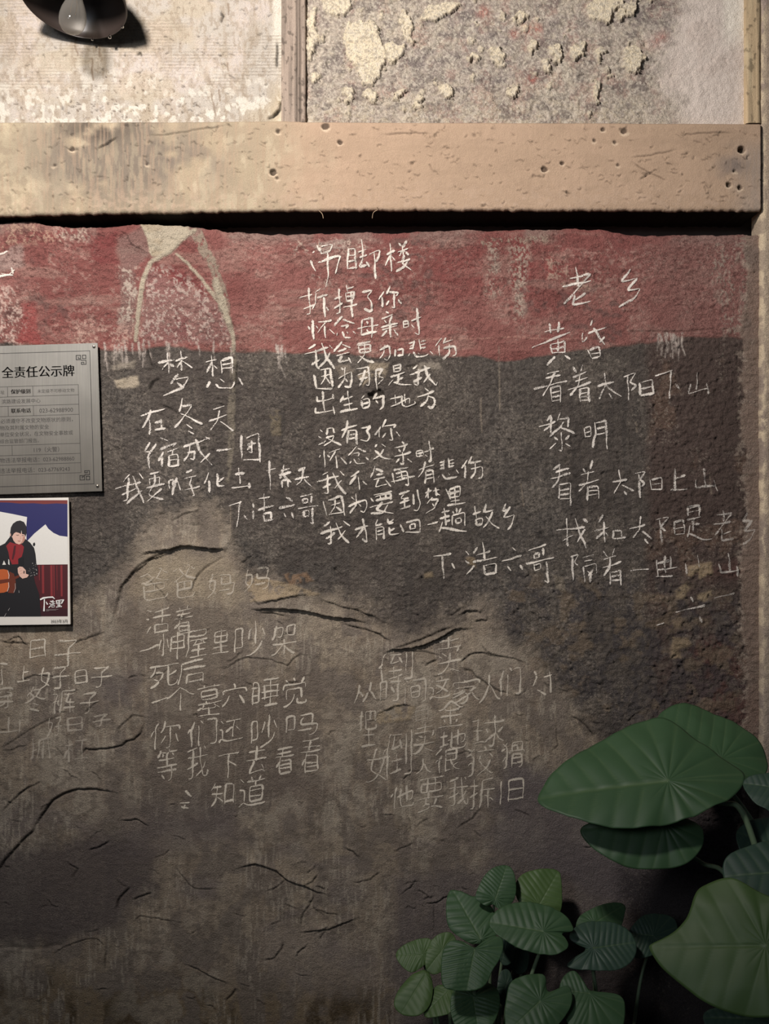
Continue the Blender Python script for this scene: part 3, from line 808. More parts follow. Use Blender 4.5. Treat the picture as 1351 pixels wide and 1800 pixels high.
tag(pier, 'rough plastered corner pier along the right edge', 'wall', kind='structure')
del U, V, PX, PY, mid, fine, big

# ground the plants stand in (just below the picture)
gx, gy = np.meshgrid(np.linspace(-1.9, 1.9, 60), np.linspace(-3.6, .02, 60))
gz = np.array([[.012 * mnoise.noise(Vector((x * 6, y * 6, 0))) + .008 * mnoise.noise(Vector((x * 23, y * 23, 3))) for x, y in zip(rx, ry)] for rx, ry in zip(gx, gy)])
vs = [(x, y, z - .01) for x, y, z in zip(gx.ravel(), gy.ravel(), gz.ravel())]
fs = [(j * 60 + i, j * 60 + i + 1, (j + 1) * 60 + i + 1, (j + 1) * 60 + i) for j in range(59) for i in range(59)]
tag(mesh('floor', vs, fs, M_SOIL, smooth=True), 'dark soil at the foot of the wall', 'ground', kind='structure')


# handwriting strokes: x, y, x, y ... on a 63 x 63 square
GL = {
    '一': [(0, 63, 63, 63)],
    '上': [(29, 25, 58, 25), (0, 63, 63, 63), (29, 63, 29, 0)],
    '下': [(30, 20, 37, 21, 57, 34), (0, 0, 63, 0), (30, 0, 30, 63)],
    '个': [(31, 63, 31, 19), (63, 24, 59, 25, 52, 20, 31, 0), (0, 24, 2, 25, 12, 18, 31, 0)],
    '人': [(0, 63, 9, 57, 19, 45, 28, 23, 30, 21), (30, 0, 30, 21), (30, 21, 35, 23, 45, 47, 52, 55, 63, 62)],
    '从': [(63, 61, 57, 55, 48, 34, 44, 32), (14, 27, 19, 29, 29, 43, 28, 46), (27, 63, 36, 50, 42, 33, 44, 32), (46, 0, 44, 32), (15, 1, 14, 27, 7, 50, 0, 63)],
    '他': [(0, 30, 4, 22, 9, 20), (43, 21, 44, 19), (27, 25, 27, 28), (27, 8, 27, 57, 30, 62, 60, 62, 63, 58, 62, 51), (43, 46, 43, 0), (52, 43, 58, 43, 60, 40, 60, 15, 19, 30), (10, 63, 9, 20, 16, 1)],
    '们': [(28, 0, 34, 10), (7, 23, 3, 25, 0, 30), (50, 61, 53, 63, 62, 62, 63, 3, 42, 2), (23, 63, 23, 15), (14, 0, 7, 23, 8, 63)],
    '你': [(33, 61, 36, 63, 44, 61, 44, 14), (0, 31, 0, 28, 4, 22, 9, 20), (22, 52, 31, 32), (56, 32, 63, 51), (30, 14, 63, 14, 62, 26), (10, 63, 9, 20, 10, 13, 17, 1), (22, 25, 30, 14, 32, 0)],
    '倒': [(63, 3, 63, 60, 61, 62, 50, 61), (52, 45, 52, 7), (0, 31, 4, 24, 8, 22), (28, 6, 22, 24, 41, 21), (31, 31, 31, 54), (43, 39, 20, 39), (43, 6, 21, 6), (18, 57, 44, 53), (38, 14, 45, 26), (17, 0, 14, 2, 8, 22, 9, 63)],
    '冬': [(25, 41, 43, 47), (63, 36, 59, 38, 52, 36, 36, 29, 34, 26), (15, 54, 45, 63), (22, 7, 18, 10, 17, 13), (22, 7, 25, 0), (22, 7, 47, 8, 46, 13, 34, 26), (0, 36, 3, 38, 9, 37, 28, 29, 29, 26), (5, 22, 17, 13), (34, 26, 29, 26), (29, 26, 17, 13)],
    '卖': [(17, 37, 8, 32), (15, 25, 26, 30), (59, 20, 54, 29), (34, 43, 36, 27), (36, 55, 41, 54, 60, 62, 63, 62), (0, 62, 7, 63, 21, 58, 31, 49, 31, 44), (57, 7, 8, 7), (32, 18, 32, 0), (62, 44, 2, 44), (63, 18, 59, 20, 3, 19)],
    '去': [(58, 63, 53, 58), (46, 45, 52, 53, 53, 58), (9, 62, 11, 56, 24, 39, 24, 33), (9, 62, 53, 58), (6, 12, 57, 12), (32, 0, 32, 33), (0, 33, 63, 33)],
    '后': [(63, 19, 7, 19), (58, 59, 19, 59), (0, 62, 6, 42, 8, 4, 58, 0), (58, 63, 57, 36, 19, 36, 19, 63)],
    '吗': [(54, 30, 56, 1, 28, 0), (51, 46, 25, 46), (0, 49, 0, 3, 15, 3, 16, 42, 0, 42), (45, 61, 47, 63, 53, 63, 59, 58, 63, 31, 30, 30, 30, 14, 33, 8)],
    '吵': [(25, 32, 30, 13, 32, 11), (43, 0, 43, 41), (21, 63, 29, 62, 44, 55, 51, 49, 57, 38), (56, 12, 63, 28), (0, 51, 0, 7, 14, 6, 15, 44, 0, 44)],
    '土': [(0, 63, 63, 63), (32, 0, 32, 63), (5, 25, 58, 25)],
    '地': [(29, 25, 44, 22), (51, 44, 57, 45, 59, 41, 60, 15, 44, 18), (29, 28, 22, 30), (10, 46, 10, 1), (44, 0, 44, 47), (1, 18, 18, 18), (29, 7, 29, 57, 31, 62, 59, 63, 63, 56, 61, 51), (0, 51, 19, 43)],
    '墓': [(11, 22, 55, 22), (24, 32, 23, 39), (48, 40, 53, 47), (53, 47, 63, 52), (0, 52, 3, 53, 13, 48), (13, 48, 18, 40), (60, 63, 6, 63), (62, 4, 3, 4), (13, 48, 15, 51, 49, 51, 53, 47), (32, 63, 32, 47), (20, 8, 20, 0), (46, 8, 46, 0), (55, 22, 54, 31, 11, 30, 11, 14, 55, 14, 55, 22), (1, 39, 63, 39)],
    '女': [(32, 0, 29, 3, 24, 20), (49, 20, 45, 36, 37, 49), (0, 61, 7, 63, 18, 60, 31, 54, 33, 49), (33, 49, 15, 40, 21, 20), (33, 49, 37, 49), (37, 49, 60, 63), (63, 20, 4, 20)],
    '好': [(14, 45, 14, 47), (63, 32, 29, 32), (32, 5, 57, 5, 57, 9, 47, 20, 46, 61, 37, 63, 33, 61), (10, 0, 3, 37, 23, 54), (1, 60, 14, 46, 20, 32, 22, 15, 0, 15)],
    '妈': [(54, 32, 56, 5, 28, 4), (52, 47, 26, 47), (19, 57, 16, 51, 12, 50), (9, 0, 1, 38, 12, 47), (32, 14, 31, 32, 63, 33, 60, 58, 55, 63, 45, 61), (0, 62, 12, 50, 17, 35, 19, 16, 0, 16)],
    '子': [(8, 0, 52, 1), (63, 31, 0, 31), (14, 61, 18, 63, 31, 62, 32, 18, 50, 6, 52, 1)],
    '家': [(57, 28, 52, 29, 44, 36), (0, 57, 3, 59, 12, 56, 36, 44), (44, 36, 36, 39), (44, 36, 51, 49, 63, 58), (0, 32, 5, 33, 27, 25), (29, 20, 27, 25), (31, 33, 27, 25), (31, 33, 10, 44, 1, 45), (32, 7, 31, 1, 28, 0), (61, 16, 61, 7, 32, 7, 2, 7, 2, 17), (12, 19, 51, 19), (31, 33, 33, 34, 36, 39, 37, 50, 35, 59, 28, 63, 21, 61)],
    '小': [(14, 16, 10, 19, 6, 34, 0, 45), (63, 46, 56, 28, 50, 18), (15, 61, 18, 63, 27, 63, 31, 60, 31, 0)],
    '屋': [(21, 37, 28, 24), (47, 29, 43, 29), (47, 29, 47, 23), (47, 29, 51, 35), (63, 63, 11, 63), (16, 49, 57, 49), (36, 37, 36, 63), (0, 63, 6, 42, 7, 0, 58, 0, 57, 13, 7, 13), (13, 23, 60, 23), (57, 37, 51, 35, 21, 37)],
    '山': [(32, 0, 32, 57), (0, 15, 0, 57, 63, 57), (63, 63, 63, 15)],
    '很': [(57, 40, 46, 47), (17, 0, 13, 1, 1, 15), (63, 60, 58, 61, 54, 59, 46, 52, 46, 47), (46, 47, 43, 46, 40, 40, 39, 32), (26, 17, 54, 17), (39, 59, 26, 60), (10, 29, 6, 30, 0, 36), (26, 60, 26, 4, 54, 4, 54, 17, 54, 32, 26, 32), (15, 18, 10, 29, 10, 63)],
    '我': [(57, 7, 51, 1), (58, 31, 51, 41, 46, 44), (46, 49, 28, 59), (1, 21, 62, 21), (33, 34, 32, 36, 0, 43), (3, 61, 6, 63, 16, 62, 17, 4), (0, 5, 30, 1), (63, 50, 63, 60, 57, 63, 51, 59, 46, 49, 41, 31, 39, 0)],
    '把': [(42, 3, 42, 32), (26, 32, 59, 32), (0, 15, 17, 15), (17, 33, 0, 38), (0, 61, 3, 63, 8, 61, 9, 0), (62, 48, 63, 55, 58, 60, 31, 60, 26, 55, 26, 3, 59, 4, 59, 37)],
    '抓': [(40, 6, 40, 61), (54, 4, 56, 36, 63, 58, 62, 63), (1, 15, 18, 15), (1, 38, 18, 32), (9, 0, 9, 59, 2, 61, 0, 59), (62, 3, 58, 2, 26, 8, 26, 36, 20, 62)],
    '拆': [(49, 40, 38, 37), (9, 37, 10, 34), (49, 45, 55, 46, 61, 52), (30, 23, 63, 23), (0, 15, 19, 15), (49, 23, 49, 63), (10, 0, 9, 62, 3, 63, 0, 61), (23, 62, 29, 45, 31, 5, 59, 1), (0, 39, 18, 33)],
    '日': [(63, 29, 0, 29), (0, 58, 63, 58), (0, 63, 0, 0, 62, 0, 63, 62)],
    '旧': [(22, 57, 63, 57), (63, 28, 22, 28), (0, 0, 0, 62), (63, 62, 63, 2, 22, 2, 22, 63)],
    '时': [(42, 41, 32, 27), (0, 27, 19, 27), (0, 55, 0, 6, 19, 6, 19, 50, 0, 50), (63, 14, 29, 14), (54, 0, 53, 61, 49, 63, 39, 62)],
    '杠': [(13, 24, 20, 27, 23, 35), (45, 7, 45, 58), (0, 48, 8, 30, 12, 28), (26, 58, 63, 58), (23, 14, 1, 14), (30, 6, 61, 6), (13, 63, 13, 0)],
    '架': [(63, 59, 59, 60, 49, 55, 36, 42), (0, 60, 5, 60, 14, 56, 28, 42), (59, 12, 59, 26, 39, 25, 39, 6, 59, 6, 59, 12), (32, 63, 32, 33), (3, 8, 28, 8, 26, 25, 22, 28, 16, 26), (4, 40, 61, 40), (3, 28, 9, 23, 14, 0)],
    '死': [(19, 43, 11, 36), (19, 43, 18, 49, 11, 57, 0, 62), (19, 43, 24, 38, 29, 20, 11, 19), (59, 19, 46, 29, 40, 31), (0, 0, 62, 0), (40, 0, 41, 61, 46, 63, 60, 62, 63, 54, 62, 49), (2, 32, 11, 19, 15, 0)],
    '活': [(25, 63, 58, 63), (9, 27, 0, 22), (13, 42, 3, 62), (4, 0, 13, 5, 16, 5), (20, 22, 63, 22), (42, 40, 42, 3), (25, 63, 25, 41, 42, 40, 58, 41, 58, 63), (59, 0, 25, 5)],
    '爸': [(62, 11, 58, 11, 47, 5), (47, 5, 45, 2, 39, 0), (47, 5, 35, 18), (32, 46, 32, 33), (0, 11, 5, 11, 15, 6), (28, 18, 15, 6), (28, 18, 35, 18), (7, 28, 10, 33), (62, 27, 58, 28, 47, 25, 36, 20, 35, 18), (10, 33, 51, 32, 52, 46, 10, 46), (63, 54, 57, 62, 53, 63, 20, 63, 11, 59, 10, 33), (28, 18, 27, 20, 7, 28, 1, 29)],
    '狡': [(5, 39, 10, 32, 14, 32), (28, 29, 33, 20), (9, 14, 0, 20), (9, 14, 9, 10), (9, 10, 2, 3), (9, 10, 16, 3), (40, 0, 45, 4, 44, 11), (62, 30, 52, 18), (63, 11, 25, 11), (28, 29, 32, 32, 38, 44, 43, 49, 55, 60, 62, 62), (9, 14, 14, 22, 15, 41, 13, 57, 11, 61, 3, 62), (24, 63, 43, 49, 49, 42, 53, 31)],
    '猾': [(10, 9, 2, 1), (10, 9, 17, 0), (28, 10, 43, 10, 44, 21), (10, 14, 0, 20), (57, 40, 29, 40), (13, 32, 8, 34, 0, 43), (57, 50, 29, 50), (28, 21, 28, 1, 56, 1, 56, 21), (48, 63, 56, 62, 55, 31, 29, 31, 29, 62), (63, 28, 63, 22, 56, 21, 22, 21, 22, 28), (10, 9, 13, 32, 11, 57, 8, 61, 3, 61)],
    '球': [(43, 38, 39, 40, 24, 52), (27, 23, 32, 32), (49, 35, 44, 35), (49, 35, 53, 47, 63, 55), (49, 35, 53, 33, 60, 24), (9, 50, 9, 5), (25, 13, 63, 13), (0, 5, 17, 5), (1, 26, 16, 26), (24, 52, 20, 49, 0, 54), (43, 0, 44, 35, 42, 62, 35, 63, 31, 61)],
    '申': [(63, 26, 0, 26), (0, 43, 63, 43), (31, 0, 31, 63), (63, 43, 62, 10, 0, 10, 0, 47)],
    '目': [(0, 58, 63, 58), (63, 19, 0, 19), (0, 38, 63, 38), (63, 63, 63, 0, 0, 0, 0, 63)],
    '看': [(55, 53, 16, 53), (55, 44, 16, 44), (1, 47, 11, 38, 15, 36), (16, 63, 55, 63), (6, 13, 58, 13), (28, 3, 22, 23), (17, 33, 54, 34, 55, 63), (59, 1, 53, 0, 28, 3, 4, 2), (16, 63, 15, 36, 19, 24), (0, 23, 63, 23)],
    '着': [(24, 28, 25, 19), (17, 46, 55, 46), (49, 0, 46, 3, 45, 8), (55, 54, 17, 54), (28, 19, 30, 9), (17, 40, 0, 51), (21, 8, 19, 3, 15, 0), (17, 63, 55, 63), (6, 9, 59, 9), (19, 37, 54, 37, 55, 63), (8, 19, 56, 19), (1, 28, 63, 28), (17, 63, 17, 40, 20, 29)],
    '睡': [(0, 19, 14, 19), (0, 35, 14, 35), (43, 1, 43, 62), (56, 47, 56, 16), (29, 47, 29, 16), (22, 32, 63, 32), (61, 47, 23, 47), (24, 16, 62, 16), (59, 0, 26, 2), (26, 63, 59, 63), (0, 58, 1, 3, 14, 4, 14, 51, 1, 52)],
    '知': [(1, 63, 9, 55, 16, 42), (16, 42, 25, 49, 31, 57), (40, 57, 63, 57), (63, 62, 63, 7, 40, 6, 40, 62), (16, 42, 17, 10), (0, 31, 32, 31), (29, 10, 7, 10), (1, 20, 7, 10, 9, 0)],
    '穴': [(29, 0, 33, 6, 32, 14), (46, 33, 52, 47, 61, 60), (19, 32, 12, 49, 0, 63), (63, 27, 62, 14, 1, 14, 1, 27)],
    '穿': [(33, 6, 30, 0), (60, 28, 60, 22, 45, 16, 39, 16), (0, 59, 20, 54, 35, 47, 36, 44), (22, 15, 5, 22, 5, 28, 60, 28), (45, 28, 45, 61, 35, 63, 32, 61), (63, 14, 62, 7, 33, 6, 1, 7, 1, 14), (9, 34, 9, 43, 63, 43)],
    '等': [(12, 0, 9, 1, 8, 7), (8, 7, 0, 15), (13, 50, 23, 58), (16, 15, 14, 8), (39, 1, 38, 7), (46, 8, 49, 15), (61, 45, 2, 45), (56, 23, 8, 23), (31, 33, 31, 13, 38, 7), (36, 63, 46, 61, 46, 34), (0, 34, 63, 34), (38, 7, 62, 7), (27, 7, 8, 7)],
    '裤': [(44, 19, 41, 20), (5, 0, 10, 6), (17, 43, 14, 34), (42, 0, 44, 1, 46, 6), (18, 28, 14, 34), (63, 50, 32, 50), (50, 28, 50, 63), (21, 62, 25, 41, 25, 7, 63, 7), (61, 19, 33, 19), (44, 12, 36, 36, 61, 37), (8, 63, 7, 34, 15, 14, 0, 13), (14, 34, 7, 34, 1, 39)],
    '要': [(24, 39, 26, 27), (10, 52, 16, 50), (0, 62, 6, 63, 24, 60, 28, 59, 29, 55), (16, 50, 27, 53, 29, 55), (16, 50, 19, 39), (39, 55, 47, 45, 48, 39), (2, 0, 62, 0), (23, 0, 23, 27), (41, 27, 41, 0), (1, 39, 63, 39), (26, 27, 6, 27, 7, 11, 58, 11, 59, 27, 26, 27), (29, 55, 39, 55, 61, 62)],
    '觉': [(48, 13, 50, 6, 56, 0), (62, 54, 63, 59, 61, 62, 42, 62, 37, 59, 37, 49), (7, 1, 13, 8, 13, 13), (32, 7, 28, 0), (0, 63, 11, 61, 23, 55, 29, 47, 31, 35), (51, 47, 50, 25, 11, 25, 11, 47), (61, 23, 60, 13, 48, 13, 1, 13, 1, 23)],
    '还': [(38, 20, 33, 21, 19, 35), (63, 57, 59, 60, 29, 61, 19, 58, 9, 53), (46, 22, 54, 32), (4, 0, 12, 9), (0, 24, 9, 24, 9, 53), (0, 63, 2, 56, 9, 53), (57, 4, 20, 4), (38, 51, 38, 20, 42, 4)],
    '这': [(63, 59, 57, 62, 32, 62, 20, 60, 9, 55), (0, 63, 1, 59, 9, 55), (34, 0, 38, 5, 38, 12), (9, 55, 9, 29, 0, 28), (7, 9, 9, 12), (21, 22, 56, 49), (59, 12, 18, 12), (50, 13, 49, 20, 40, 35, 32, 43, 19, 50)],
    '道': [(30, 10, 28, 0), (0, 62, 10, 55), (39, 10, 37, 20), (24, 41, 54, 41), (63, 59, 58, 62, 35, 63, 21, 61, 10, 55), (10, 55, 10, 27, 0, 27), (2, 3, 9, 11), (50, 1, 47, 9), (24, 31, 54, 31), (60, 10, 19, 10), (54, 31, 53, 20, 24, 20, 24, 52, 53, 52, 54, 31)],
    '里': [(0, 63, 63, 63), (59, 46, 5, 46), (8, 16, 57, 16), (32, 63, 32, 0), (8, 16, 8, 0, 56, 0, 56, 32, 9, 32, 8, 16)],
    '金': [(48, 47, 45, 55), (17, 54, 13, 45), (56, 38, 7, 38), (31, 62, 31, 21), (51, 16, 47, 21, 16, 21, 13, 17), (3, 63, 60, 63), (0, 20, 3, 21, 13, 17, 32, 0, 51, 16, 59, 21, 63, 20)],
    '间': [(0, 63, 0, 17), (45, 36, 18, 36), (9, 7, 2, 0), (22, 3, 63, 4, 63, 60, 62, 62, 55, 62), (45, 36, 44, 50, 19, 50, 18, 21, 44, 21, 45, 36)],
}


# handwriting traced stroke by stroke: origin x, origin y, scale, then strokes "x y x y ..." separated by slashes
HAND_MIDDLE = [
(520, 420, 4.503, '''185 70 205 120/165 50 185 100/200 60 290 45 270 95/200 115 270 95/115 170 155 260/175 185 350 130 335 200 310 275/250 110 255 320 235 385/130 110 150 95
/415 75 410 160 405 240/415 85 465 75 475 240/415 135 462 130/412 180 465 172/412 235 470 225/495 105 560 85/520 5 530 130/500 150 565 125/530 150 500 225 560 210/555 180 580 225/580 125 665 85 655 150 630 185/620 110 628 320
/715 125 785 95/745 35 755 260/745 130 705 215/760 140 785 175/810 35 830 60/875 15 845 70/805 110 885 75/840 50 848 130/845 85 815 135/850 85 890 130/855 130 840 190 910 250/890 160 850 230 790 260/800 190 905 160
/25 470 130 440/100 390 115 600 85 595/60 560 145 520/195 395 150 430/160 430 155 510 130 555/165 470 255 440/220 460 230 620/240 540 260 570
/300 480 365 460/340 395 350 585 320 590/300 550 370 510/400 365 410 420/405 395 460 380/395 430 400 500/395 430 460 415 455 480/400 460 455 450/400 495 455 480/375 545 485 515/435 420 445 620
/520 425 605 405 560 460 600 500 595 580 540 555
/695 420 655 480/680 460 685 545/745 370 715 440/735 425 815 425 790 455/775 440 780 555 755 540/735 490 715 525/805 485 835 515
/95 690 110 720/130 640 140 795/160 690 175 710/175 660 285 645/235 660 170 745/225 690 235 785/265 715 305 755
/365 615 300 690/370 640 465 670/355 690 420 680 395 710/330 745 325 770/365 735 385 785 435 780/400 735 410 750/450 730 470 750
/525 640 515 760/525 640 605 625 600 785/485 710 655 680/560 650 570 675/560 715 570 735/515 760 640 735
/710 575 735 590/675 635 765 600/700 645 715 665/760 610 740 660/670 700 805 670/680 720 800 690/740 660 750 780/720 725 680 775/775 720 805 765
/850 650 850 705/850 655 890 645 890 700/850 680 890 672/850 705 890 698/910 650 990 620/955 545 970 700 975 765 940 745/915 680 935 705'''),
(520, 590, 4.503, '''155 70 100 105/70 150 255 95/155 110 165 250 185 265/120 235 190 190/205 60 240 170 305 265/270 130 230 210 170 260/265 75 290 105
/365 45 300 130/365 70 430 95/330 125 400 105/320 160 425 135/365 160 335 210 430 190/415 170 440 220
/480 75 590 45/495 85 505 140/495 85 590 65 590 130/500 115 590 100/505 140 590 125/545 60 545 150 490 215/505 160 560 200 620 215
/660 115 740 80 745 150 725 205 700 185/705 70 695 140 660 180/785 110 785 165/800 115 850 105 845 160/800 160 845 155
/935 40 925 110/890 60 930 50/900 85 930 75/895 105 930 95/975 30 985 110/985 50 1025 40/985 75 1025 65/985 98 1025 90/905 140 890 165/925 130 950 170 1030 160 1045 145/965 135 975 145/1060 120 1085 150
/1155 20 1100 85/1130 75 1135 160/1185 15 1165 65/1165 55 1240 35/1165 100 1260 85 1265 150 1235 165/1215 70 1210 140 1160 195
/140 310 165 415/195 275 270 255 290 410/200 325 265 305/230 270 235 330 195 390/240 330 270 380/155 420 290 420
/355 255 375 275/335 340 440 285 445 340 425 415 385 400/390 250 385 340 335 415/390 340 410 365
/480 265 575 245 580 400 555 390/490 310 570 290/500 350 570 330/545 270 530 350 500 400/625 275 690 265 650 320 700 340 650 385/630 280 640 430
/770 235 775 290/770 240 830 225 825 280/775 262 825 252/775 288 825 278/745 330 860 290/810 310 805 380/810 345 850 330/770 350 730 395/770 370 830 385 915 390
/960 230 925 265/900 310 1060 255/970 265 965 395 930 380/925 370 1000 330/1015 235 1040 320 1110 400 1120 370/1060 305 1010 370
/165 480 165 525 295 495/290 465 297 500/210 440 225 600/155 570 150 615 300 590/295 560 305 625
/375 475 350 530/365 510 450 480/410 435 425 600/375 550 450 535/345 605 490 575
/545 470 520 500/515 515 530 575/530 510 580 495 580 560/530 540 575 530/530 575 580 560/640 450 610 500/620 490 695 475 690 560 660 585/630 510 650 535
/745 505 830 480/785 465 790 550/750 560 830 530/820 530 900 490 895 540/860 460 865 535/835 475 840 545 870 565 950 540 940 520
/1020 415 1050 440/960 490 1095 440/1040 480 1090 490 1100 540 1075 580 1040 560/1050 470 1030 520 985 565'''),
(540, 730, 3.555, '''80 90 95 105/70 130 90 145/70 185 115 160/125 80 120 125/125 85 160 75 165 110 175 110/115 140 170 125 150 165 105 190/130 145 215 190
/210 95 310 60/250 30 245 90 215 140/255 95 250 175/255 100 305 90 310 185/255 125 300 115/255 150 300 140
/335 80 400 70 370 100 390 130 375 165 330 155
/460 70 420 125/450 95 450 140/490 25 470 75/480 70 555 55 540 80/520 80 535 160 510 155/490 110 470 140/555 100 580 135
/80 250 75 265/105 215 110 325/125 250 140 265/135 235 205 210/175 225 140 285/180 255 185 330/210 265 245 305
/310 195 255 250/315 205 365 230/290 240 330 235 315 255/275 285 265 300/290 270 310 305 360 300/320 270 328 280/365 260 380 280
/435 180 420 200/465 180 490 200/475 215 455 250 410 275/420 220 470 265 525 275
/590 165 605 180/545 205 630 180/570 210 580 230/610 190 600 225/545 260 650 230/595 230 600 310 580 300/575 270 555 295/625 270 655 295
/680 225 685 260/680 225 720 215 725 250/685 240 720 235/685 260 722 250/730 230 790 205/760 160 775 290 755 285/735 245 750 260
/130 355 95 375/60 415 195 380/125 370 130 490 105 485/95 455 150 430/160 360 190 430 240 495/215 405 170 460/205 350 230 375
/270 385 325 350/305 375 265 435/320 385 325 465/345 410 375 435
/425 315 395 390/425 335 475 355/430 375 475 365/415 405 485 385/445 400 425 450 500 430/490 405 520 445
/530 360 545 425/535 345 630 325/550 365 620 345 635 440 610 430/555 390 625 375/525 415 670 380/585 345 590 400
/695 340 790 310/735 290 725 345 690 390/740 350 735 430/740 350 785 340 790 425/740 375 785 365/740 400 785 390
/855 280 850 340/825 295 855 288/828 315 855 308/825 335 852 328/880 265 885 330/888 285 915 278/888 303 915 297/888 322 915 315/825 375 818 390/840 365 860 400 920 390 935 380/880 360 890 372/930 340 945 365
/1000 280 960 330/985 310 985 395/1025 255 1005 305/1010 300 1085 285/1020 335 1090 320 1095 385 1065 395/1050 300 1045 360 1020 395
/100 535 120 625/130 530 215 505 235 630/150 565 205 545/175 525 175 570 145 610/180 570 215 600/135 622 230 602
/275 510 295 530/255 570 365 525 375 570 355 610 330 595/305 490 305 560 265 615/320 550 335 570
/395 515 415 540/415 500 530 475/425 510 525 485 520 530/425 532 520 515/455 500 460 535/490 490 490 525/390 575 535 540/470 540 430 590 540 615/505 560 470 610 395 615
/570 495 640 470/610 485 580 525 635 515/575 550 640 530/605 520 610 580/580 585 645 565/660 490 665 560/685 465 705 550 690 600 665 590
/735 485 775 470/755 455 755 520/755 485 735 515/785 475 825 462/800 450 805 505/800 480 830 500/785 510 745 555/770 530 820 525 790 580 740 615/780 550 795 570
/865 460 885 500/885 470 895 525/885 465 955 440 950 505/890 490 950 475/895 515 950 505/920 455 925 565/895 540 950 530/870 565 985 545
/140 665 105 695/80 740 220 695/145 690 150 805 125 800/115 770 175 735/180 670 205 740 260 800/240 720 190 775/225 660 265 690
/295 715 380 690/345 645 360 700 375 795 340 770/355 700 305 765
/440 650 420 690 470 680/430 700 430 780/432 705 475 695 480 775/435 725 475 715/435 745 475 738/500 645 505 680 540 670/540 650 505 670/510 700 515 745 570 740/545 705 512 725
/580 680 600 730/615 670 700 650 705 735/640 685 645 715/640 685 675 675 675 705/645 712 675 705/612 732 700 728
/750 685 815 662
/835 610 890 595/855 580 860 640/825 645 890 630/860 640 865 690/865 665 890 655/845 665 820 730/835 700 910 715 995 725/930 580 932 610/905 600 915 615/960 580 945 608/905 625 905 690/905 625 980 605 985 690/925 650 925 675/925 650 960 640 958 668/928 675 958 668
/1030 620 1085 600/1045 565 1055 650/1050 650 1055 690/1050 650 1095 640 1090 680/1055 688 1092 680/1115 550 1100 610/1105 605 1165 590/1155 600 1130 670 1095 700/1115 630 1150 680 1200 705
/1240 550 1215 600 1255 590/1265 570 1225 640 1295 620 1275 680 1250 715'''),
(530, 720, 3.002, '''695 775 790 760/740 770 750 895/790 810 808 838
/865 745 880 765/862 795 882 812/870 870 910 820/925 725 905 760/920 770 995 745/955 700 965 790/900 805 1030 780/960 820 965 870/960 825 1025 810 1025 865/965 870 1025 862
/1110 725 1130 745/1055 800 1160 770/1085 825 1105 850/1150 820 1165 845
/1195 745 1290 710/1225 765 1225 787/1225 765 1255 755 1250 780/1225 787 1250 780/1270 730 1275 770/1180 815 1330 780/1225 815 1228 850/1225 820 1260 810 1258 840/1230 850 1258 842/1290 800 1300 915 1280 900'''),
]
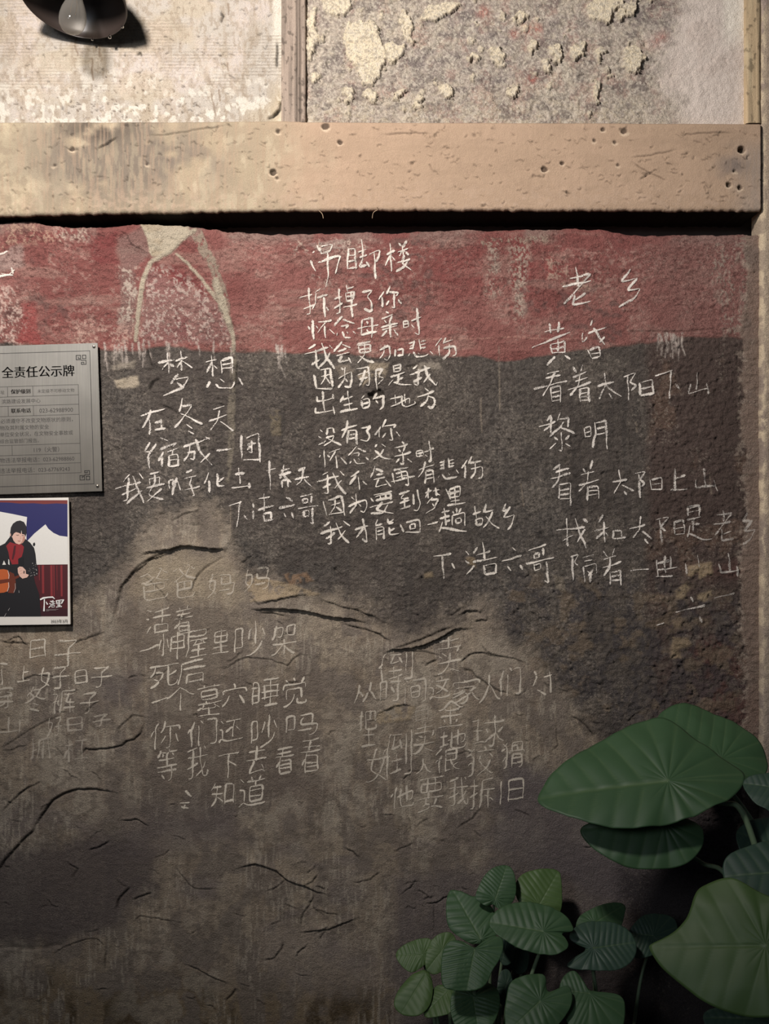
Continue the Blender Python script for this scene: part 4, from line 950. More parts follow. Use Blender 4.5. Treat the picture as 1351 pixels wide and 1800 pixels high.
HAND_RIGHT = [
(890, 400, 2.93, '''325 265 425 240/355 205 370 310/285 305 435 275/430 240 380 300 295 395/350 345 340 400 435 380/405 340 350 375
/635 215 590 280 660 265/670 260 620 325 690 315 650 370 575 410'''),
(900, 540, 3.555, '''230 100 240 165/290 90 285 160/200 155 325 130/120 255 360 155/235 235 250 290/240 235 330 210 325 285/285 200 285 280/245 262 325 248/250 290 325 280/265 310 215 365/325 300 360 330
/500 80 485 115/440 160 435 225 470 185/470 165 585 125/505 130 545 190 575 235/575 185 545 220/470 265 495 320/480 270 545 245 545 310/490 295 540 285/497 322 545 308
/215 420 290 400/205 445 300 425/130 515 340 460/265 405 235 480 190 555/240 500 245 590/242 505 300 490 300 595/245 535 298 525/245 562 298 553/247 588 298 582
/375 375 400 410/440 360 425 400/375 440 460 405/390 465 470 440/345 520 490 470/425 420 410 490 360 555/420 510 425 590/422 515 475 500 480 595/425 540 475 532/427 562 475 555/428 585 475 580
/530 495 635 465/575 410 585 480 540 575/585 490 625 520 680 560/600 540 625 570
/695 435 770 410 735 470 775 490 745 520/720 430 728 580/795 470 800 550/800 475 875 450 880 545/805 510 870 495/800 550 885 540
/890 430 1000 395/990 400 980 570/1015 480 1045 510
/1155 410 1150 515/1115 480 1100 540 1225 505/1215 475 1225 545
/240 675 215 710/165 750 270 715/240 680 240 790/240 735 195 775/300 660 280 710/290 700 355 690 345 750/320 715 295 755/310 740 230 810/300 750 390 790/305 780 310 900 290 890/260 810 285 830/275 850 230 885/355 800 330 830/330 850 365 870
/450 755 455 815/452 755 490 740 490 805/455 785 490 775/455 812 490 805/515 720 520 790 500 880/520 725 585 705 590 890/525 760 583 745/525 795 585 785'''),
(900, 700, 2.996, '''250 350 215 375/225 390 300 368/200 425 305 395/250 360 240 440 205 475/245 455 245 530/245 455 305 445 305 570/245 485 300 478/248 510 300 505/250 532 300 528
/370 370 385 390/420 325 410 375/360 405 430 385/345 460 455 430/400 385 395 440 350 490/395 465 395 540/398 470 450 460 455 530/400 490 450 485/400 510 450 505
/525 440 605 430/560 375 570 440 535 500/575 455 640 490/585 490 602 512
/640 400 700 385 670 430 695 450 680 465/665 400 670 525/725 430 730 480/730 430 785 415 785 480/735 455 780 450/730 482 785 478
/855 370 855 480/860 420 910 405/830 485 920 478
/1005 370 1015 460/965 430 960 470 1070 460/1060 430 1075 490
/285 630 290 780/230 695 380 680/265 750 320 720/330 630 350 700 390 790/380 690 340 760/370 635 395 655
/475 615 455 655/430 700 505 680/480 650 485 760/480 700 440 740/490 705 505 725/530 695 530 740/535 700 575 695 575 735/530 740 600 732
/615 690 700 665/675 620 670 690 635 735/680 700 735 740/695 740 715 765
/755 640 820 625 780 680 805 700/775 640 785 760/850 650 855 720/850 655 900 640 905 715/855 690 900 680/855 720 905 712
/920 570 925 620/920 575 985 565 980 620/925 600 980 592/915 640 990 625/950 630 950 700/955 665 985 660/935 670 920 730/925 710 1000 745 1050 740
/1075 615 1155 605/1110 590 1110 650/1060 665 1150 650/1150 610 1065 720/1100 690 1100 750 1160 740/1150 700 1105 715
/1235 600 1210 650 1250 645/1260 640 1220 700 1280 690 1250 740 1210 770
/305 835 350 820 325 865 350 880/315 830 320 960/370 840 430 825/380 860 420 850/375 885 380 970/380 885 440 870 445 920/395 910 420 930/425 905 400 935/410 920 410 970
/480 805 500 835/540 790 525 835/480 850 545 830/475 895 575 860/515 840 510 900 480 935/515 915 515 980/518 918 570 905 570 985/520 940 568 932/520 960 568 955
/620 908 720 898
/760 850 765 940/760 870 830 855/800 830 805 920/830 830 835 900/762 905 870 890/755 940 845 935
/975 820 980 890/912 870 915 925/1085 870 1095 920 1190 905/1135 815 1145 910/1180 880 1185 940'''),
(1000, 980, 3.849, '''720 370 840 340 920 325/880 400 895 440/980 275 1120 240/820 265 840 300/590 460 640 440'''),
]
HAND_LEFT = [
(200, 600, 3.555, '''275 135 380 115/335 70 345 200/340 130 300 180/350 140 375 160/385 125 465 95/420 60 425 185/425 120 395 165/430 125 490 165/400 205 355 265/385 235 470 225 430 290 305 340/395 255 430 290
/575 130 640 115/610 85 620 220/612 130 580 195/625 150 645 170/670 120 675 200/672 120 740 100 742 205/675 145 740 135/675 172 740 162/600 250 580 290/635 265 660 290 740 295 755 250/665 235 690 255/780 225 805 275
/165 465 320 420/230 425 215 490 175 540/225 490 225 585/255 510 305 500/295 480 298 550/255 552 325 545
/430 355 410 440/420 410 490 395 450 460 380 540/415 450 480 480 555 520/455 520 490 545/465 560 500 578
/620 425 690 405/590 500 705 460/660 430 650 490 605 555/665 500 750 560
/225 630 195 690 235 690/265 640 205 735 240 715/215 720 225 795/290 600 340 625/285 680 395 630 370 660/310 690 280 750/300 720 305 785/335 690 400 670/370 680 365 710/345 715 345 785/345 715 400 705 405 780/348 745 400 738/348 782 405 775
/435 660 600 605/480 640 470 700 440 750/460 695 510 690 500 740 475 730/510 610 540 690 615 775/600 700 540 760/575 598 600 612
/640 685 735 670
/795 585 800 740/825 605 905 575 915 755/830 650 890 635/860 620 865 700 840 690/860 650 835 680/810 742 915 738
/100 830 60 880/10 920 170 880/95 850 85 990 60 1000/50 960 140 920/120 840 150 920 190 1010/160 825 185 860/180 930 80 1015
/225 830 285 815/220 860 290 850/225 860 230 900/290 850 285 895/255 830 258 885/205 915 320 890/260 880 215 960 310 990/300 920 210 1000
/345 870 350 920/345 870 375 860 372 905/395 850 365 960/400 870 415 930/450 820 490 805/440 860 515 840/490 850 470 900/445 930 540 905/480 890 505 970 490 965
/595 820 565 890/595 870 600 945/645 825 650 905 690 900/690 850 645 880
/755 830 820 825/780 785 790 890/735 915 845 905/845 885 845 920
/970 745 980 930/955 810 1010 795/1040 810 1100 795/1030 835 1110 820/1065 770 1040 860/1060 840 1110 880/1050 870 1055 915/1050 870 1090 865 1090 910
/1150 810 1200 790/1130 865 1220 845/1185 800 1175 870 1140 900/1190 860 1235 910
/720 1030 800 1000/790 1000 770 1160/815 1085 835 1115
/870 1010 872 1040/870 1060 872 1110/900 1055 1000 1025/940 950 940 1060/905 985 975 970/935 1075 940 1125/935 1075 985 1070 985 1110/940 1125 1000 1110
/1075 975 1120 1000/1030 1045 1130 1020/1065 1075 1075 1100/1110 1070 1125 1105
/1165 970 1240 955/1180 985 1182 1010/1180 985 1215 980 1212 1005/1182 1010 1212 1004/1235 965 1235 1010/1150 1045 1280 1025/1185 1060 1187 1095/1185 1060 1220 1055 1218 1090/1187 1096 1218 1090/1240 1040 1245 1145 1225 1130'''),
]


def traced(hand):
    out = []
    for ox, oy, k, txt in hand:
        for st in txt.split('/'):
            q = [float(v) for v in st.split()]
            out.append([(ox + q[i] / k, oy + q[i + 1] / k) for i in range(0, len(q), 2)])
    return out


# ------------------------------------------------------------------ chalk writing on the lower wall
def chalk_mat(name, col, thr):
    m, nt, b = mat(name)
    n = nt.nodes; L = nt.links
    b.inputs['Base Color'].default_value = (*lin(col), 1); b.inputs['Roughness'].default_value = 1; b.inputs['Specular IOR Level'].default_value = .05
    at = n.new('ShaderNodeAttribute'); at.attribute_name = 'Col'
    sp = n.new('ShaderNodeSeparateColor'); L.new(at.outputs['Color'], sp.inputs[0])
    tc = n.new('ShaderNodeTexCoord')
    n1 = n.new('ShaderNodeTexNoise'); n1.inputs['Scale'].default_value = 330; n1.inputs['Detail'].default_value = 4; n1.inputs['Roughness'].default_value = .6
    L.new(tc.outputs['Object'], n1.inputs['Vector'])
    a = n.new('ShaderNodeMath'); a.operation = 'MULTIPLY_ADD'; a.inputs[1].default_value = .42; L.new(sp.outputs[0], a.inputs[0]); L.new(n1.outputs['Fac'], a.inputs[2])
    mr = n.new('ShaderNodeMapRange'); mr.inputs[1].default_value = thr - .05; mr.inputs[2].default_value = thr + .09
    L.new(a.outputs[0], mr.inputs[0])
    al = n.new('ShaderNodeMath'); al.operation = 'MULTIPLY'; L.new(mr.outputs[0], al.inputs[0]); L.new(sp.outputs[1], al.inputs[1])
    tr = n.new('ShaderNodeBsdfTransparent'); mx = n.new('ShaderNodeMixShader')
    L.new(al.outputs[0], mx.inputs[0]); L.new(tr.outputs[0], mx.inputs[1]); L.new(b.outputs[0], mx.inputs[2])
    L.new(mx.outputs[0], n['Material Output'].inputs[0])
    return m


M_CHALK = chalk_mat('chalk', (226, 217, 204), .68)
M_CHALK_R = chalk_mat('dry_chalk', (228, 219, 208), .72)
M_CHALK_F = chalk_mat('faded_chalk', (226, 215, 197), .68)

HT = Hm.T.copy()


def surf(px, py):
    v = np.array(py, float)
    for _ in range(4):
        e = np.interp(px, F.us, edge) - 395
        v = py - e * np.exp(-np.maximum(v - 395, 0) / 60)
    return F.sample(px, v, Hm)


def ribbon(acc, pts, w, a, rg):
    """one chalk stroke lying on the relief of the plaster"""
    p = np.array(pts, float)
    seg = np.hypot(*np.diff(p, axis=0).T)
    tot = seg.sum()
    if tot < .5: return
    n = max(2, int(tot / 2.4) + 1)
    s = np.concatenate([[0], np.cumsum(seg)])
    t = np.linspace(0, tot, n)
    x = np.interp(t, s, p[:, 0]); y = np.interp(t, s, p[:, 1])
    if n > 4:      # round the corners a little
        k = np.array([.25, .5, .25])
        for _ in range(2):
            x[1:-1] = np.convolve(x, k, 'valid'); y[1:-1] = np.convolve(y, k, 'valid')
    ph = rg.uniform(0, 6.28)
    x = x + .45 * np.sin(t * .21 + ph); y = y + .45 * np.cos(t * .17 + ph * 2)
    dx = np.gradient(x); dy = np.gradient(y); l = np.hypot(dx, dy) + 1e-9
    nx, ny = -dy / l, dx / l
    ww = w * (.75 + .35 * np.sin(t * .09 + ph)) * np.clip(np.minimum(t + 1.2, tot - t + 1.2) / 3.0, .35, 1)
    base = len(acc['v'])
    pr = np.clip(.84 + .16 * np.sin(t * .06 + ph * 3) + np.array([rg.uniform(-.12, .12) for _ in t]), .4, 1.0)
    for q, (kk, cc) in enumerate(((-1, 0.0), (-.45, 1.0), (.45, 1.0), (1, 0.0))):
        X = x + nx * ww * kk; Y = y + ny * ww * kk
        h = surf(X, Y) + .0011
        for i in range(n):
            acc['v'].append(P(X[i], Y[i], 0) + Vector((0, -h[i], 0)))
            acc['c'].append((cc * pr[i], a, 0, 1))
    for q in range(3):
        for i in range(n - 1):
            acc['f'].append((base + q * n + i, base + q * n + i + 1, base + (q + 1) * n + i + 1, base + (q + 1) * n + i))


def poem(name, label, material, items, w, a, extra=(), slant=.10, seed=1):
    rg = random.Random(seed)
    acc = {'v': [], 'f': [], 'c': []}
    for it in items.split():
        ch, nums = it[0], it[1:].split(',')
        cx, cy, bw, bh = [float(q) for q in nums[:4]]
        al = a * (float(nums[4]) if len(nums) > 4 else 1)
        for st in GL[ch]:
            pts = []
            jx, jy = rg.uniform(-.03, .03), rg.uniform(-.03, .03)
            for i in range(0, len(st), 2):
                gx_ = st[i] / 63 - .5; gy_ = st[i + 1] / 63 - .5
                if ch == '一': gy_ = .1 - .6 * gx_
                gx2 = gx_ + jx + rg.uniform(-.018, .018); gy2 = gy_ + jy + rg.uniform(-.018, .018)
                pts.append((cx + gx2 * bw * .96 + .02 * bh * -gy2, cy + gy2 * bh * .94 - slant * gx2 * bw))
            if len(pts) == 2:      # strokes run a little past their ends, as by hand
                (x0, y0), (x1, y1) = pts
                e = rg.uniform(0, .07)
                pts = [(x0 - (x1 - x0) * e * .5, y0 - (y1 - y0) * e * .5), (x1 + (x1 - x0) * e, y1 + (y1 - y0) * e)]
            ribbon(acc, pts, w * rg.uniform(.85, 1.15), al * rg.uniform(.85, 1), rg)
    for pts in extra:
        al = a * (1 - .4 * min(max((pts[0][0] - 1120) / 120, 0), 1)) * rg.uniform(.8, 1)
        ribbon(acc, pts, w * rg.uniform(.85, 1.2), al, rg)
    me = bpy.data.meshes.new(name)
    me.from_pydata([tuple(v) for v in acc['v']], [], acc['f'])
    at = me.attributes.new('Col', 'FLOAT_COLOR', 'POINT')
    at.data.foreach_set('color', np.array(acc['c'], np.float32).ravel())
    o = link(name, me, material, wall_lower)
    o['label'] = label
    return o


poem('chalk_poem', 'neat white chalk poem of two verses in the middle of the wall', M_CHALK, '', 2.6, .92, traced(HAND_MIDDLE), seed=3)
poem('chalk_poem', 'spiky white chalk poem at the right, fading across the rough patch', M_CHALK_R, '', 2.7, .9, traced(HAND_RIGHT), seed=5)
poem('chalk_poem', 'rough white chalk poem at the left, right of the metal notice', M_CHALK_R, '', 2.8, .9, traced(HAND_LEFT), seed=8)

poem('chalk_poem', 'faint thin chalk poem on the brown coat under the long arched crack', M_CHALK_F, '''
爸272,1026,54,56,.6 爸324,1022,40,62,.6 妈388,1028,47,42,.6 妈452,1018,46,42,.6
活278,1091,46,44,.9 着322,1090,32,50,.8 一262,1139,33,10 小288,1132,18,42 申312,1133,24,48 屋346,1130,40,48 里388,1128,30,40,.85 吵440,1124,52,62 架498,1124,45,60,.9
死288,1188,50,38 后338,1181,49,41 一281,1230,29,8 个317,1229,50,44 墓367,1230,42,56 穴411,1221,43,41 睡467,1217,50,48 觉518,1216,43,50
你291,1291,50,50 们355,1287,53,48 还406,1284,45,42 吵465,1285,46,58 吗530,1275,56,40,.9
等294,1344,36,60,.85 我347,1341,36,58,.85 下402,1345,36,42 去451,1335,36,50 看500,1335,32,48,.85 看546,1328,34,60,.85
知391,1394,41,42 道444,1390,48,53''', 2.4, .78, [[(325, 1390), (337, 1400)], [(316, 1412), (333, 1410)], [(318, 1418), (332, 1420)], [(322, 1422), (326, 1414)]], slant=.16, seed=13)

poem('chalk_poem', 'faint thin chalk poem in the lower middle, left of the big leaves', M_CHALK_F, '''
倒694,1172,62,54,.9 卖788,1152,44,68,.85 从641,1217,40,34,.8 时687,1212,38,46,.8 间730,1214,38,45,.75 这773,1208,38,39,.85 家818,1215,50,44,.85 人860,1210,40,48,.85 们896,1197,40,50,.8
把646,1266,34,38,.6 目741,1254,22,28,.35 金793,1254,46,44,.9
土647,1295,26,34,.7 女662,1345,42,62,.75 倒697,1326,50,86,.75 卖745,1298,38,54,.75 地796,1300,50,36,.85 球858,1286,58,56,.8
人745,1347,30,28,.8 很787,1336,46,46,.85 狡844,1337,50,52,.8 猾902,1327,42,50,.75
他707,1400,42,40,.8 要757,1396,44,58,.8 我806,1391,34,52,.8 拆847,1394,44,54,.8 旧900,1389,40,40,.85''', 2.4, .74,
     [[(938, 1180), (944, 1190), (936, 1206)], [(955, 1190), (970, 1186)], [(966, 1180), (968, 1218)], [(944, 1212), (960, 1222)]], slant=.16, seed=17)

poem('chalk_poem', 'faded chalk lines under the picture at the left edge', M_CHALK_F, '''
日66,1140,27,34 子120,1148,46,50 上42,1184,22,28 好96,1191,54,42 日143,1190,21,25 子179,1190,37,37
穿8,1226,32,40,.6 冬62,1228,36,46,.7 裤112,1231,42,46,.75 子157,1235,34,38,.7
山16,1275,40,30,.5 好97,1277,28,36,.55 日133,1273,26,24,.55 子178,1266,34,20,.45 抓72,1315,36,40,.4 杠135,1318,44,42,.45''', 2.4, .78,
     [[(3, 1176), (4, 1204)], [(0, 1166), (14, 1168)]], slant=.12, seed=21)

poem('chalk_mark', 'white chalk smear on the red band at the left edge', M_CHALK, '', 2.6, .9,
     [[(-30, 488), (0, 486), (14, 482), (24, 484)], [(2, 480), (14, 484), (26, 474)], [(20, 470), (23, 482)], [(-20, 446), (4, 446), (14, 442)]], seed=23)


# ------------------------------------------------------------------ flat helpers: polygons, strips and lettering
def text_geo(body, offset=0.0):
    offset = 0.0
    cu = bpy.data.curves.new('lettering', 'FONT')
    cu.body = body; cu.size = 1; cu.resolution_u = 3; cu.offset = offset; cu.fill_mode = 'FRONT'
    o = bpy.data.objects.new('lettering', cu); COL.objects.link(o)
    me = bpy.data.meshes.new_from_object(o.evaluated_get(bpy.context.evaluated_depsgraph_get()))
    v = np.array([p.co[:2] for p in me.vertices]); f = [tuple(p.vertices) for p in me.polygons]
    bpy.data.objects.remove(o); bpy.data.curves.remove(cu); bpy.data.meshes.remove(me)
    return v, f


class Flat:
    """flat marks on a plane: map(lx, ly, lift) -> world point"""

    def __init__(self, fn):
        self.fn = fn; self.v = []; self.f = []; self.m = []

    def add(self, pts, faces, m, lift):
        b = len(self.v)
        self.v += [self.fn(x, y, lift) for x, y in pts]
        for f in faces:
            self.f.append(tuple(b + i for i in f)); self.m.append(m)

    def poly(self, pts, m=0, lift=.0003):
        pts = [tuple(p) for p in pts]
        from mathutils.geometry import tessellate_polygon
        tris = tessellate_polygon([[Vector((x, y, 0)) for x, y in pts]])
        self.add(pts, [tuple(t) for t in tris], m, lift)

    def strip(self, pts, w, m=0, lift=.0003, closed=False):
        if closed: pts = list(pts) + [pts[0]]
        for i, ((x0, y0), (x1, y1)) in enumerate(zip(pts, pts[1:])):
            l = math.hypot(x1 - x0, y1 - y0) + 1e-9
            ux, uy = (x1 - x0) / l * w / 2, (y1 - y0) / l * w / 2
            self.add([(x0 - ux - uy, y0 - uy + ux), (x1 + ux - uy, y1 + uy + ux), (x1 + ux + uy, y1 + uy - ux), (x0 - ux + uy, y0 - uy - ux)], [(0, 1, 2, 3)], m, lift)

    def brush(self, pts, ws, m=0, lift=.0003):
        L_, R_ = [], []
        for i, (x, y) in enumerate(pts):
            a = pts[max(i - 1, 0)]; b = pts[min(i + 1, len(pts) - 1)]
            dx, dy = b[0] - a[0], b[1] - a[1]; l = math.hypot(dx, dy) + 1e-9
            L_.append((x - dy / l * ws[i] / 2, y + dx / l * ws[i] / 2)); R_.append((x + dy / l * ws[i] / 2, y - dx / l * ws[i] / 2))
        n = len(pts)
        self.add(L_ + R_, [(i, i + 1, n + i + 1, n + i) for i in range(n - 1)], m, lift)

    def text(self, body, x0, x1, cy, m=0, lift=.0003, slope=0.0, offset=0.0, hscale=1.0):
        v, f = text_geo(body, offset)
        mn, mx = v.min(0), v.max(0)
        k = (x1 - x0) / (mx[0] - mn[0])
        pts = [(x0 + (p[0] - mn[0]) * k, cy - (p[1] - (mn[1] + mx[1]) / 2) * k * hscale - slope * (p[0] - mn[0]) * k) for p in v]
        self.add(pts, f, m, lift)

    def build(self, name, mats, parent):
        return mesh(name, self.v, self.f, mats, parent, midx=self.m)


def bevel_box(name, corners_fn, x0, y0, x1, y1, t, mats, parent, bev=.0012, r=0):
    """thin plate: local px rectangle, thickness t metres behind lift 0"""
    bm = bmesh.new()
    vs = [bm.verts.new(corners_fn(x, y, l)) for l in (0, -t) for x, y in ((x0, y0), (x1, y0), (x1, y1), (x0, y1))]
    for f in ((0, 3, 2, 1), (4, 5, 6, 7), (0, 1, 5, 4), (1, 2, 6, 5), (2, 3, 7, 6), (3, 0, 4, 7)):
        bm.faces.new([vs[i] for i in f])
    bmesh.ops.recalc_face_normals(bm, faces=bm.faces)
    bmesh.ops.bevel(bm, geom=bm.edges[:], offset=bev, segments=2, affect='EDGES')
    me = bpy.data.meshes.new(name); bm.to_mesh(me); bm.free()
    return link(name, me, mats, parent)


def lathe(prof, origin, axis, seg=48, closed=False):
    """profile [(radius, along)] turned about an axis; returns verts, faces"""
    ax = Vector(axis).normalized(); e1 = ax.orthogonal().normalized(); e2 = ax.cross(e1)
    vs, fs = [], []
    for r, z in prof:
        for k in range(seg):
            a = 2 * math.pi * k / seg
            vs.append(Vector(origin) + ax * z + (e1 * math.cos(a) + e2 * math.sin(a)) * r)
    for j in range(len(prof) - 1):
        for k in range(seg):
            k2 = (k + 1) % seg
            fs.append((j * seg + k, j * seg + k2, (j + 1) * seg + k2, (j + 1) * seg + k))
    return vs, fs


def tube(pts, radii, seg=10, sub=8):
    """smooth tube through points (Catmull-Rom)"""
    p = [Vector(q) for q in pts]; out, rad = [], []
    for i in range(len(p) - 1):
        a, b, c, d = p[max(i - 1, 0)], p[i], p[i + 1], p[min(i + 2, len(p) - 1)]
        for k in range(sub):
            t = k / sub
            out.append(.5 * ((2 * b) + (c - a) * t + (2 * a - 5 * b + 4 * c - d) * t * t + (3 * b - a - 3 * c + d) * t ** 3))
            rad.append(radii[i] + (radii[i + 1] - radii[i]) * t)
    out.append(p[-1]); rad.append(radii[-1])
    vs, fs = [], []
    n0 = None
    for i, q in enumerate(out):
        t = (out[min(i + 1, len(out) - 1)] - out[max(i - 1, 0)]).normalized()
        n0 = t.orthogonal().normalized() if n0 is None else (n0 - t * n0.dot(t)).normalized()
        b = t.cross(n0)
        for k in range(seg):
            a = 2 * math.pi * k / seg
            vs.append(q + (n0 * math.cos(a) + b * math.sin(a)) * rad[i])
    for i in range(len(out) - 1):
        for k in range(seg):
            k2 = (k + 1) % seg
            fs.append((i * seg + k, i * seg + k2, (i + 1) * seg + k2, (i + 1) * seg + k))
    fs.append(tuple(range(seg))[::-1]); fs.append(tuple((len(out) - 1) * seg + k for k in range(seg)))
    return vs, fs


# ------------------------------------------------------------------ stainless notice plate
def brushed(name, col, rough):
    m, nt, b = mat(name)
    n = nt.nodes; L = nt.links
    tc = n.new('ShaderNodeTexCoord'); mp = n.new('ShaderNodeMapping'); mp.inputs['Scale'].default_value = (900, 900, 6)
    nz = n.new('ShaderNodeTexNoise'); nz.inputs['Scale'].default_value = 1; nz.inputs['Detail'].default_value = 4
    L.new(tc.outputs['Object'], mp.inputs[0]); L.new(mp.outputs[0], nz.inputs['Vector'])
    n2 = n.new('ShaderNodeTexNoise'); n2.inputs['Scale'].default_value = 9; n2.inputs['Detail'].default_value = 5; L.new(tc.outputs['Object'], n2.inputs['Vector'])
    ml = n.new('ShaderNodeMath'); ml.operation = 'MULTIPLY'; L.new(nz.outputs['Fac'], ml.inputs[0]); L.new(n2.outputs['Fac'], ml.inputs[1])
    cr = n.new('ShaderNodeMapRange'); cr.inputs[1].default_value = .1; cr.inputs[2].default_value = .45; cr.inputs[3].default_value = .75; cr.inputs[4].default_value = 1.1
    L.new(ml.outputs[0], cr.inputs[0])
    sc = n.new('ShaderNodeVectorMath'); sc.operation = 'SCALE'; sc.inputs[0].default_value = lin(col); L.new(cr.outputs[0], sc.inputs['Scale'])
    L.new(sc.outputs[0], b.inputs['Base Color'])
    b.inputs['Metallic'].default_value = .55; b.inputs['Roughness'].default_value = rough
    b.inputs['Anisotropic'].default_value = .7
    bp = n.new('ShaderNodeBump'); bp.inputs['Strength'].default_value = .12; bp.inputs['Distance'].default_value = .0005
    L.new(nz.outputs['Fac'], bp.inputs['Height']); L.new(bp.outputs[0], b.inputs['Normal'])
    return m


M_STEEL = brushed('brushed_steel', (144, 137, 126), .36)
M_INK = plain('black_etched_ink', (30, 27, 26), .7, noise_amt=.1)
M_INK2 = plain('worn_grey_ink', (54, 49, 46), .7, noise_amt=.3, noise_scale=300)
M_SCREW = plain('bright_screw_steel', (180, 172, 160), .3, metal=.9)
M_DARKMETAL = plain('dark_screw_slot', (30, 28, 26), .6)

PA = math.radians(1.8); PCX, PCY, PH = 36.5, 737.5, .018


def plate_pt(lx, ly, lift):
    x = PCX + lx * math.cos(PA) + ly * math.sin(PA)
    y = PCY - lx * math.sin(PA) + ly * math.cos(PA)
    return P(x, y, PH) + Vector((0, -lift, 0))


def zl(zx, zy):
    dx = zx / 5.629 - PCX; dy = 590 + zy / 5.629 - PCY
    return dx * math.cos(PA) - dy * math.sin(PA), dx * math.sin(PA) + dy * math.cos(PA)


plaque = empty('notice_plaque', P(PCX, PCY, .014), 'brushed steel notice plate with engraved Chinese table, screwed to wall at left edge', 'sign')
bevel_box('plate', plate_pt, -139, -130.5, 139, 130.5, .004, M_STEEL, plaque, .0009)
fl = Flat(plate_pt)
X0, X1, Y0, Y1 = -125, 125, -117, 117
fl.strip([(X0, Y0), (X1, Y0), (X1, Y1), (X0, Y1)], .9, closed=True)
fl.build('border_line', M_INK, plaque)
orn = [[(820, 215), (775, 215), (775, 172), (818, 172), (818, 204), (797, 204), (797, 190)], [(837, 172), (870, 172), (870, 206), (837, 206), (837, 172)],
       [(826, 222), (870, 222), (870, 262), (824, 262), (824, 242), (848, 242), (848, 252)], [(820, 215), (826, 222)]]
for sx in (1, -1):
    for sy in (1, -1):
        fl = Flat(plate_pt)
        for pl in orn:
            q = [(x - 818, y - 217) for x, y in pl]
            fl.strip([(sx * (108.5 + x / 5.629), sy * (-101.5 + y / 5.629)) for x, y in q], 1.25)
        fl.build('corner_ornament', M_INK, plaque)
fl = Flat(plate_pt)
TR_ = zl(788, 930)[0]
rows = [zl(400, y)[1] for y in (496, 597, 690, 790, 1077, 1177, 1270, 1368)]
for y in rows: fl.strip([(-TR_, y), (TR_, y)], .75)
for x in (-TR_, TR_): fl.strip([(x, rows[0]), (x, rows[-1])], .75)
for x, a, b in ((zl(78, 640)[0], 0, 1), (zl(329, 640)[0], 0, 1), (zl(78, 640)[0], 2, 3), (zl(332, 740)[0], 2, 3), (zl(120, 1130)[0], 4, 5)): fl.strip([(x, rows[a]), (x, rows[b])], .75)
fl.build('table_rule', M_INK2, plaque)
fl = Flat(plate_pt)


def ptxt(body, zx0, zx1, zy, m=0, off=0.0, hs=1.0):
    a = zl(zx0, zy); b = zl(zx1, zy)
    fl.text(body, a[0], b[0], (a[1] + b[1]) / 2, m, .0003, 0, off, hs)


for dx in (-2.6, 0, 2.6): ptxt('全责任公示牌', 18 + dx, 735 + dx, 355)
fl.build('title_lettering', M_INK, plaque)
fl = Flat(plate_pt)
ptxt('址', 5, 45, 560); [ptxt('保护级别', 108 + q, 300 + q, 552) for q in (-2, 0, 2)]; ptxt('未定级不可移动文物', 370, 735, 545)
ptxt('滨路建设发展中心', 15, 400, 648)
[ptxt('联系电话', 110 + q, 305 + q, 742) for q in (-2, 0, 2)]; ptxt('023-62988900', 390, 722, 738)
ptxt('必须遵守不改变文物原状的原则，', 5, 720, 838)
ptxt('物及其附属文物的安全', 0, 485, 908)
ptxt('单位安全状况，在文物安全事故或', 0, 722, 970)
ptxt('综合监管部门报告。', 0, 385, 1042)
ptxt('119（火警）', 335, 585, 1127)
ptxt('物违法举报电话：023-62988860', 0, 735, 1225, 0, .006)
ptxt('违法举报电话：023-67769243', 0, 690, 1328, 0, .006)
fl.build('table_lettering', M_INK2, plaque)
for lx, ly in ((132.5, -124), (131, 121), (-132.5, -124), (-131, 121)):
    v, f = lathe([(.0, .0045), (.0022, .0044), (.0036, .0036), (.0042, .002), (.0044, .0)], plate_pt(lx, ly, 0), (0, -1, 0), 20)
    s = mesh('screw', v, f, M_SCREW, plaque, True)
    v, f = lathe([(.0, .0048), (.0013, .0048), (.0013, .004)], plate_pt(lx, ly, 0), (0, -1, 0), 12)
    mesh('socket', v, f, M_DARKMETAL, s)

# ------------------------------------------------------------------ picture board
QA = math.radians(.75); QCX, QCY, QH = -20.0, 988.0, .024


def pic_pt(lx, ly, lift):
    x = QCX + lx * math.cos(QA) + ly * math.sin(QA)
    y = QCY - lx * math.sin(QA) + ly * math.cos(QA)
    return P(x, y, QH) + Vector((0, -lift, 0))


def zq(p):
    dx = p[0] / 5.629 - QCX; dy = 860 + p[1] / 5.629 - QCY
    return dx * math.cos(QA) - dy * math.sin(QA), dx * math.sin(QA) + dy * math.cos(QA)


M_BOARD = plain('white_board', (226, 220, 210), .45, noise_amt=.04)
board = empty('picture_board', P(QCX, QCY, .02), 'white-bordered printed picture of a seated guitar player, mounted under the notice plate', 'picture')
bevel_box('board', pic_pt, -142, -111.5, 142, 111.5, .010, M_BOARD, board, .0008)
pc = dict(blue=(40, 38, 92), white=(226, 222, 214), fringe=(118, 48, 42), curtain=(76, 24, 28), fold=(132, 44, 46), coat=(30, 27, 28), scarf=(142, 36, 40), skin=(222, 182, 164),
          hair=(40, 34, 36), dark=(22, 20, 20), guitar=(186, 92, 44), side=(104, 46, 26), logo=(240, 238, 232), dot=(190, 184, 178), shade=(190, 140, 122), plum=(58, 22, 28))
PM = {k: plain('print_' + k, c, .4, noise_amt=.05, noise_scale=200) for k, c in pc.items()}
names = list(pc)
fl = Flat(pic_pt)
lay = [.0003]


def pp(col, pts):
    fl.poly([zq(p) for p in pts], names.index(col), lay[0]); lay[0] += .00004


def pb(col, pts, ws):
    fl.brush([zq(p) for p in pts], [w / 5.629 for w in ws], names.index(col), lay[0]); lay[0] += .00002


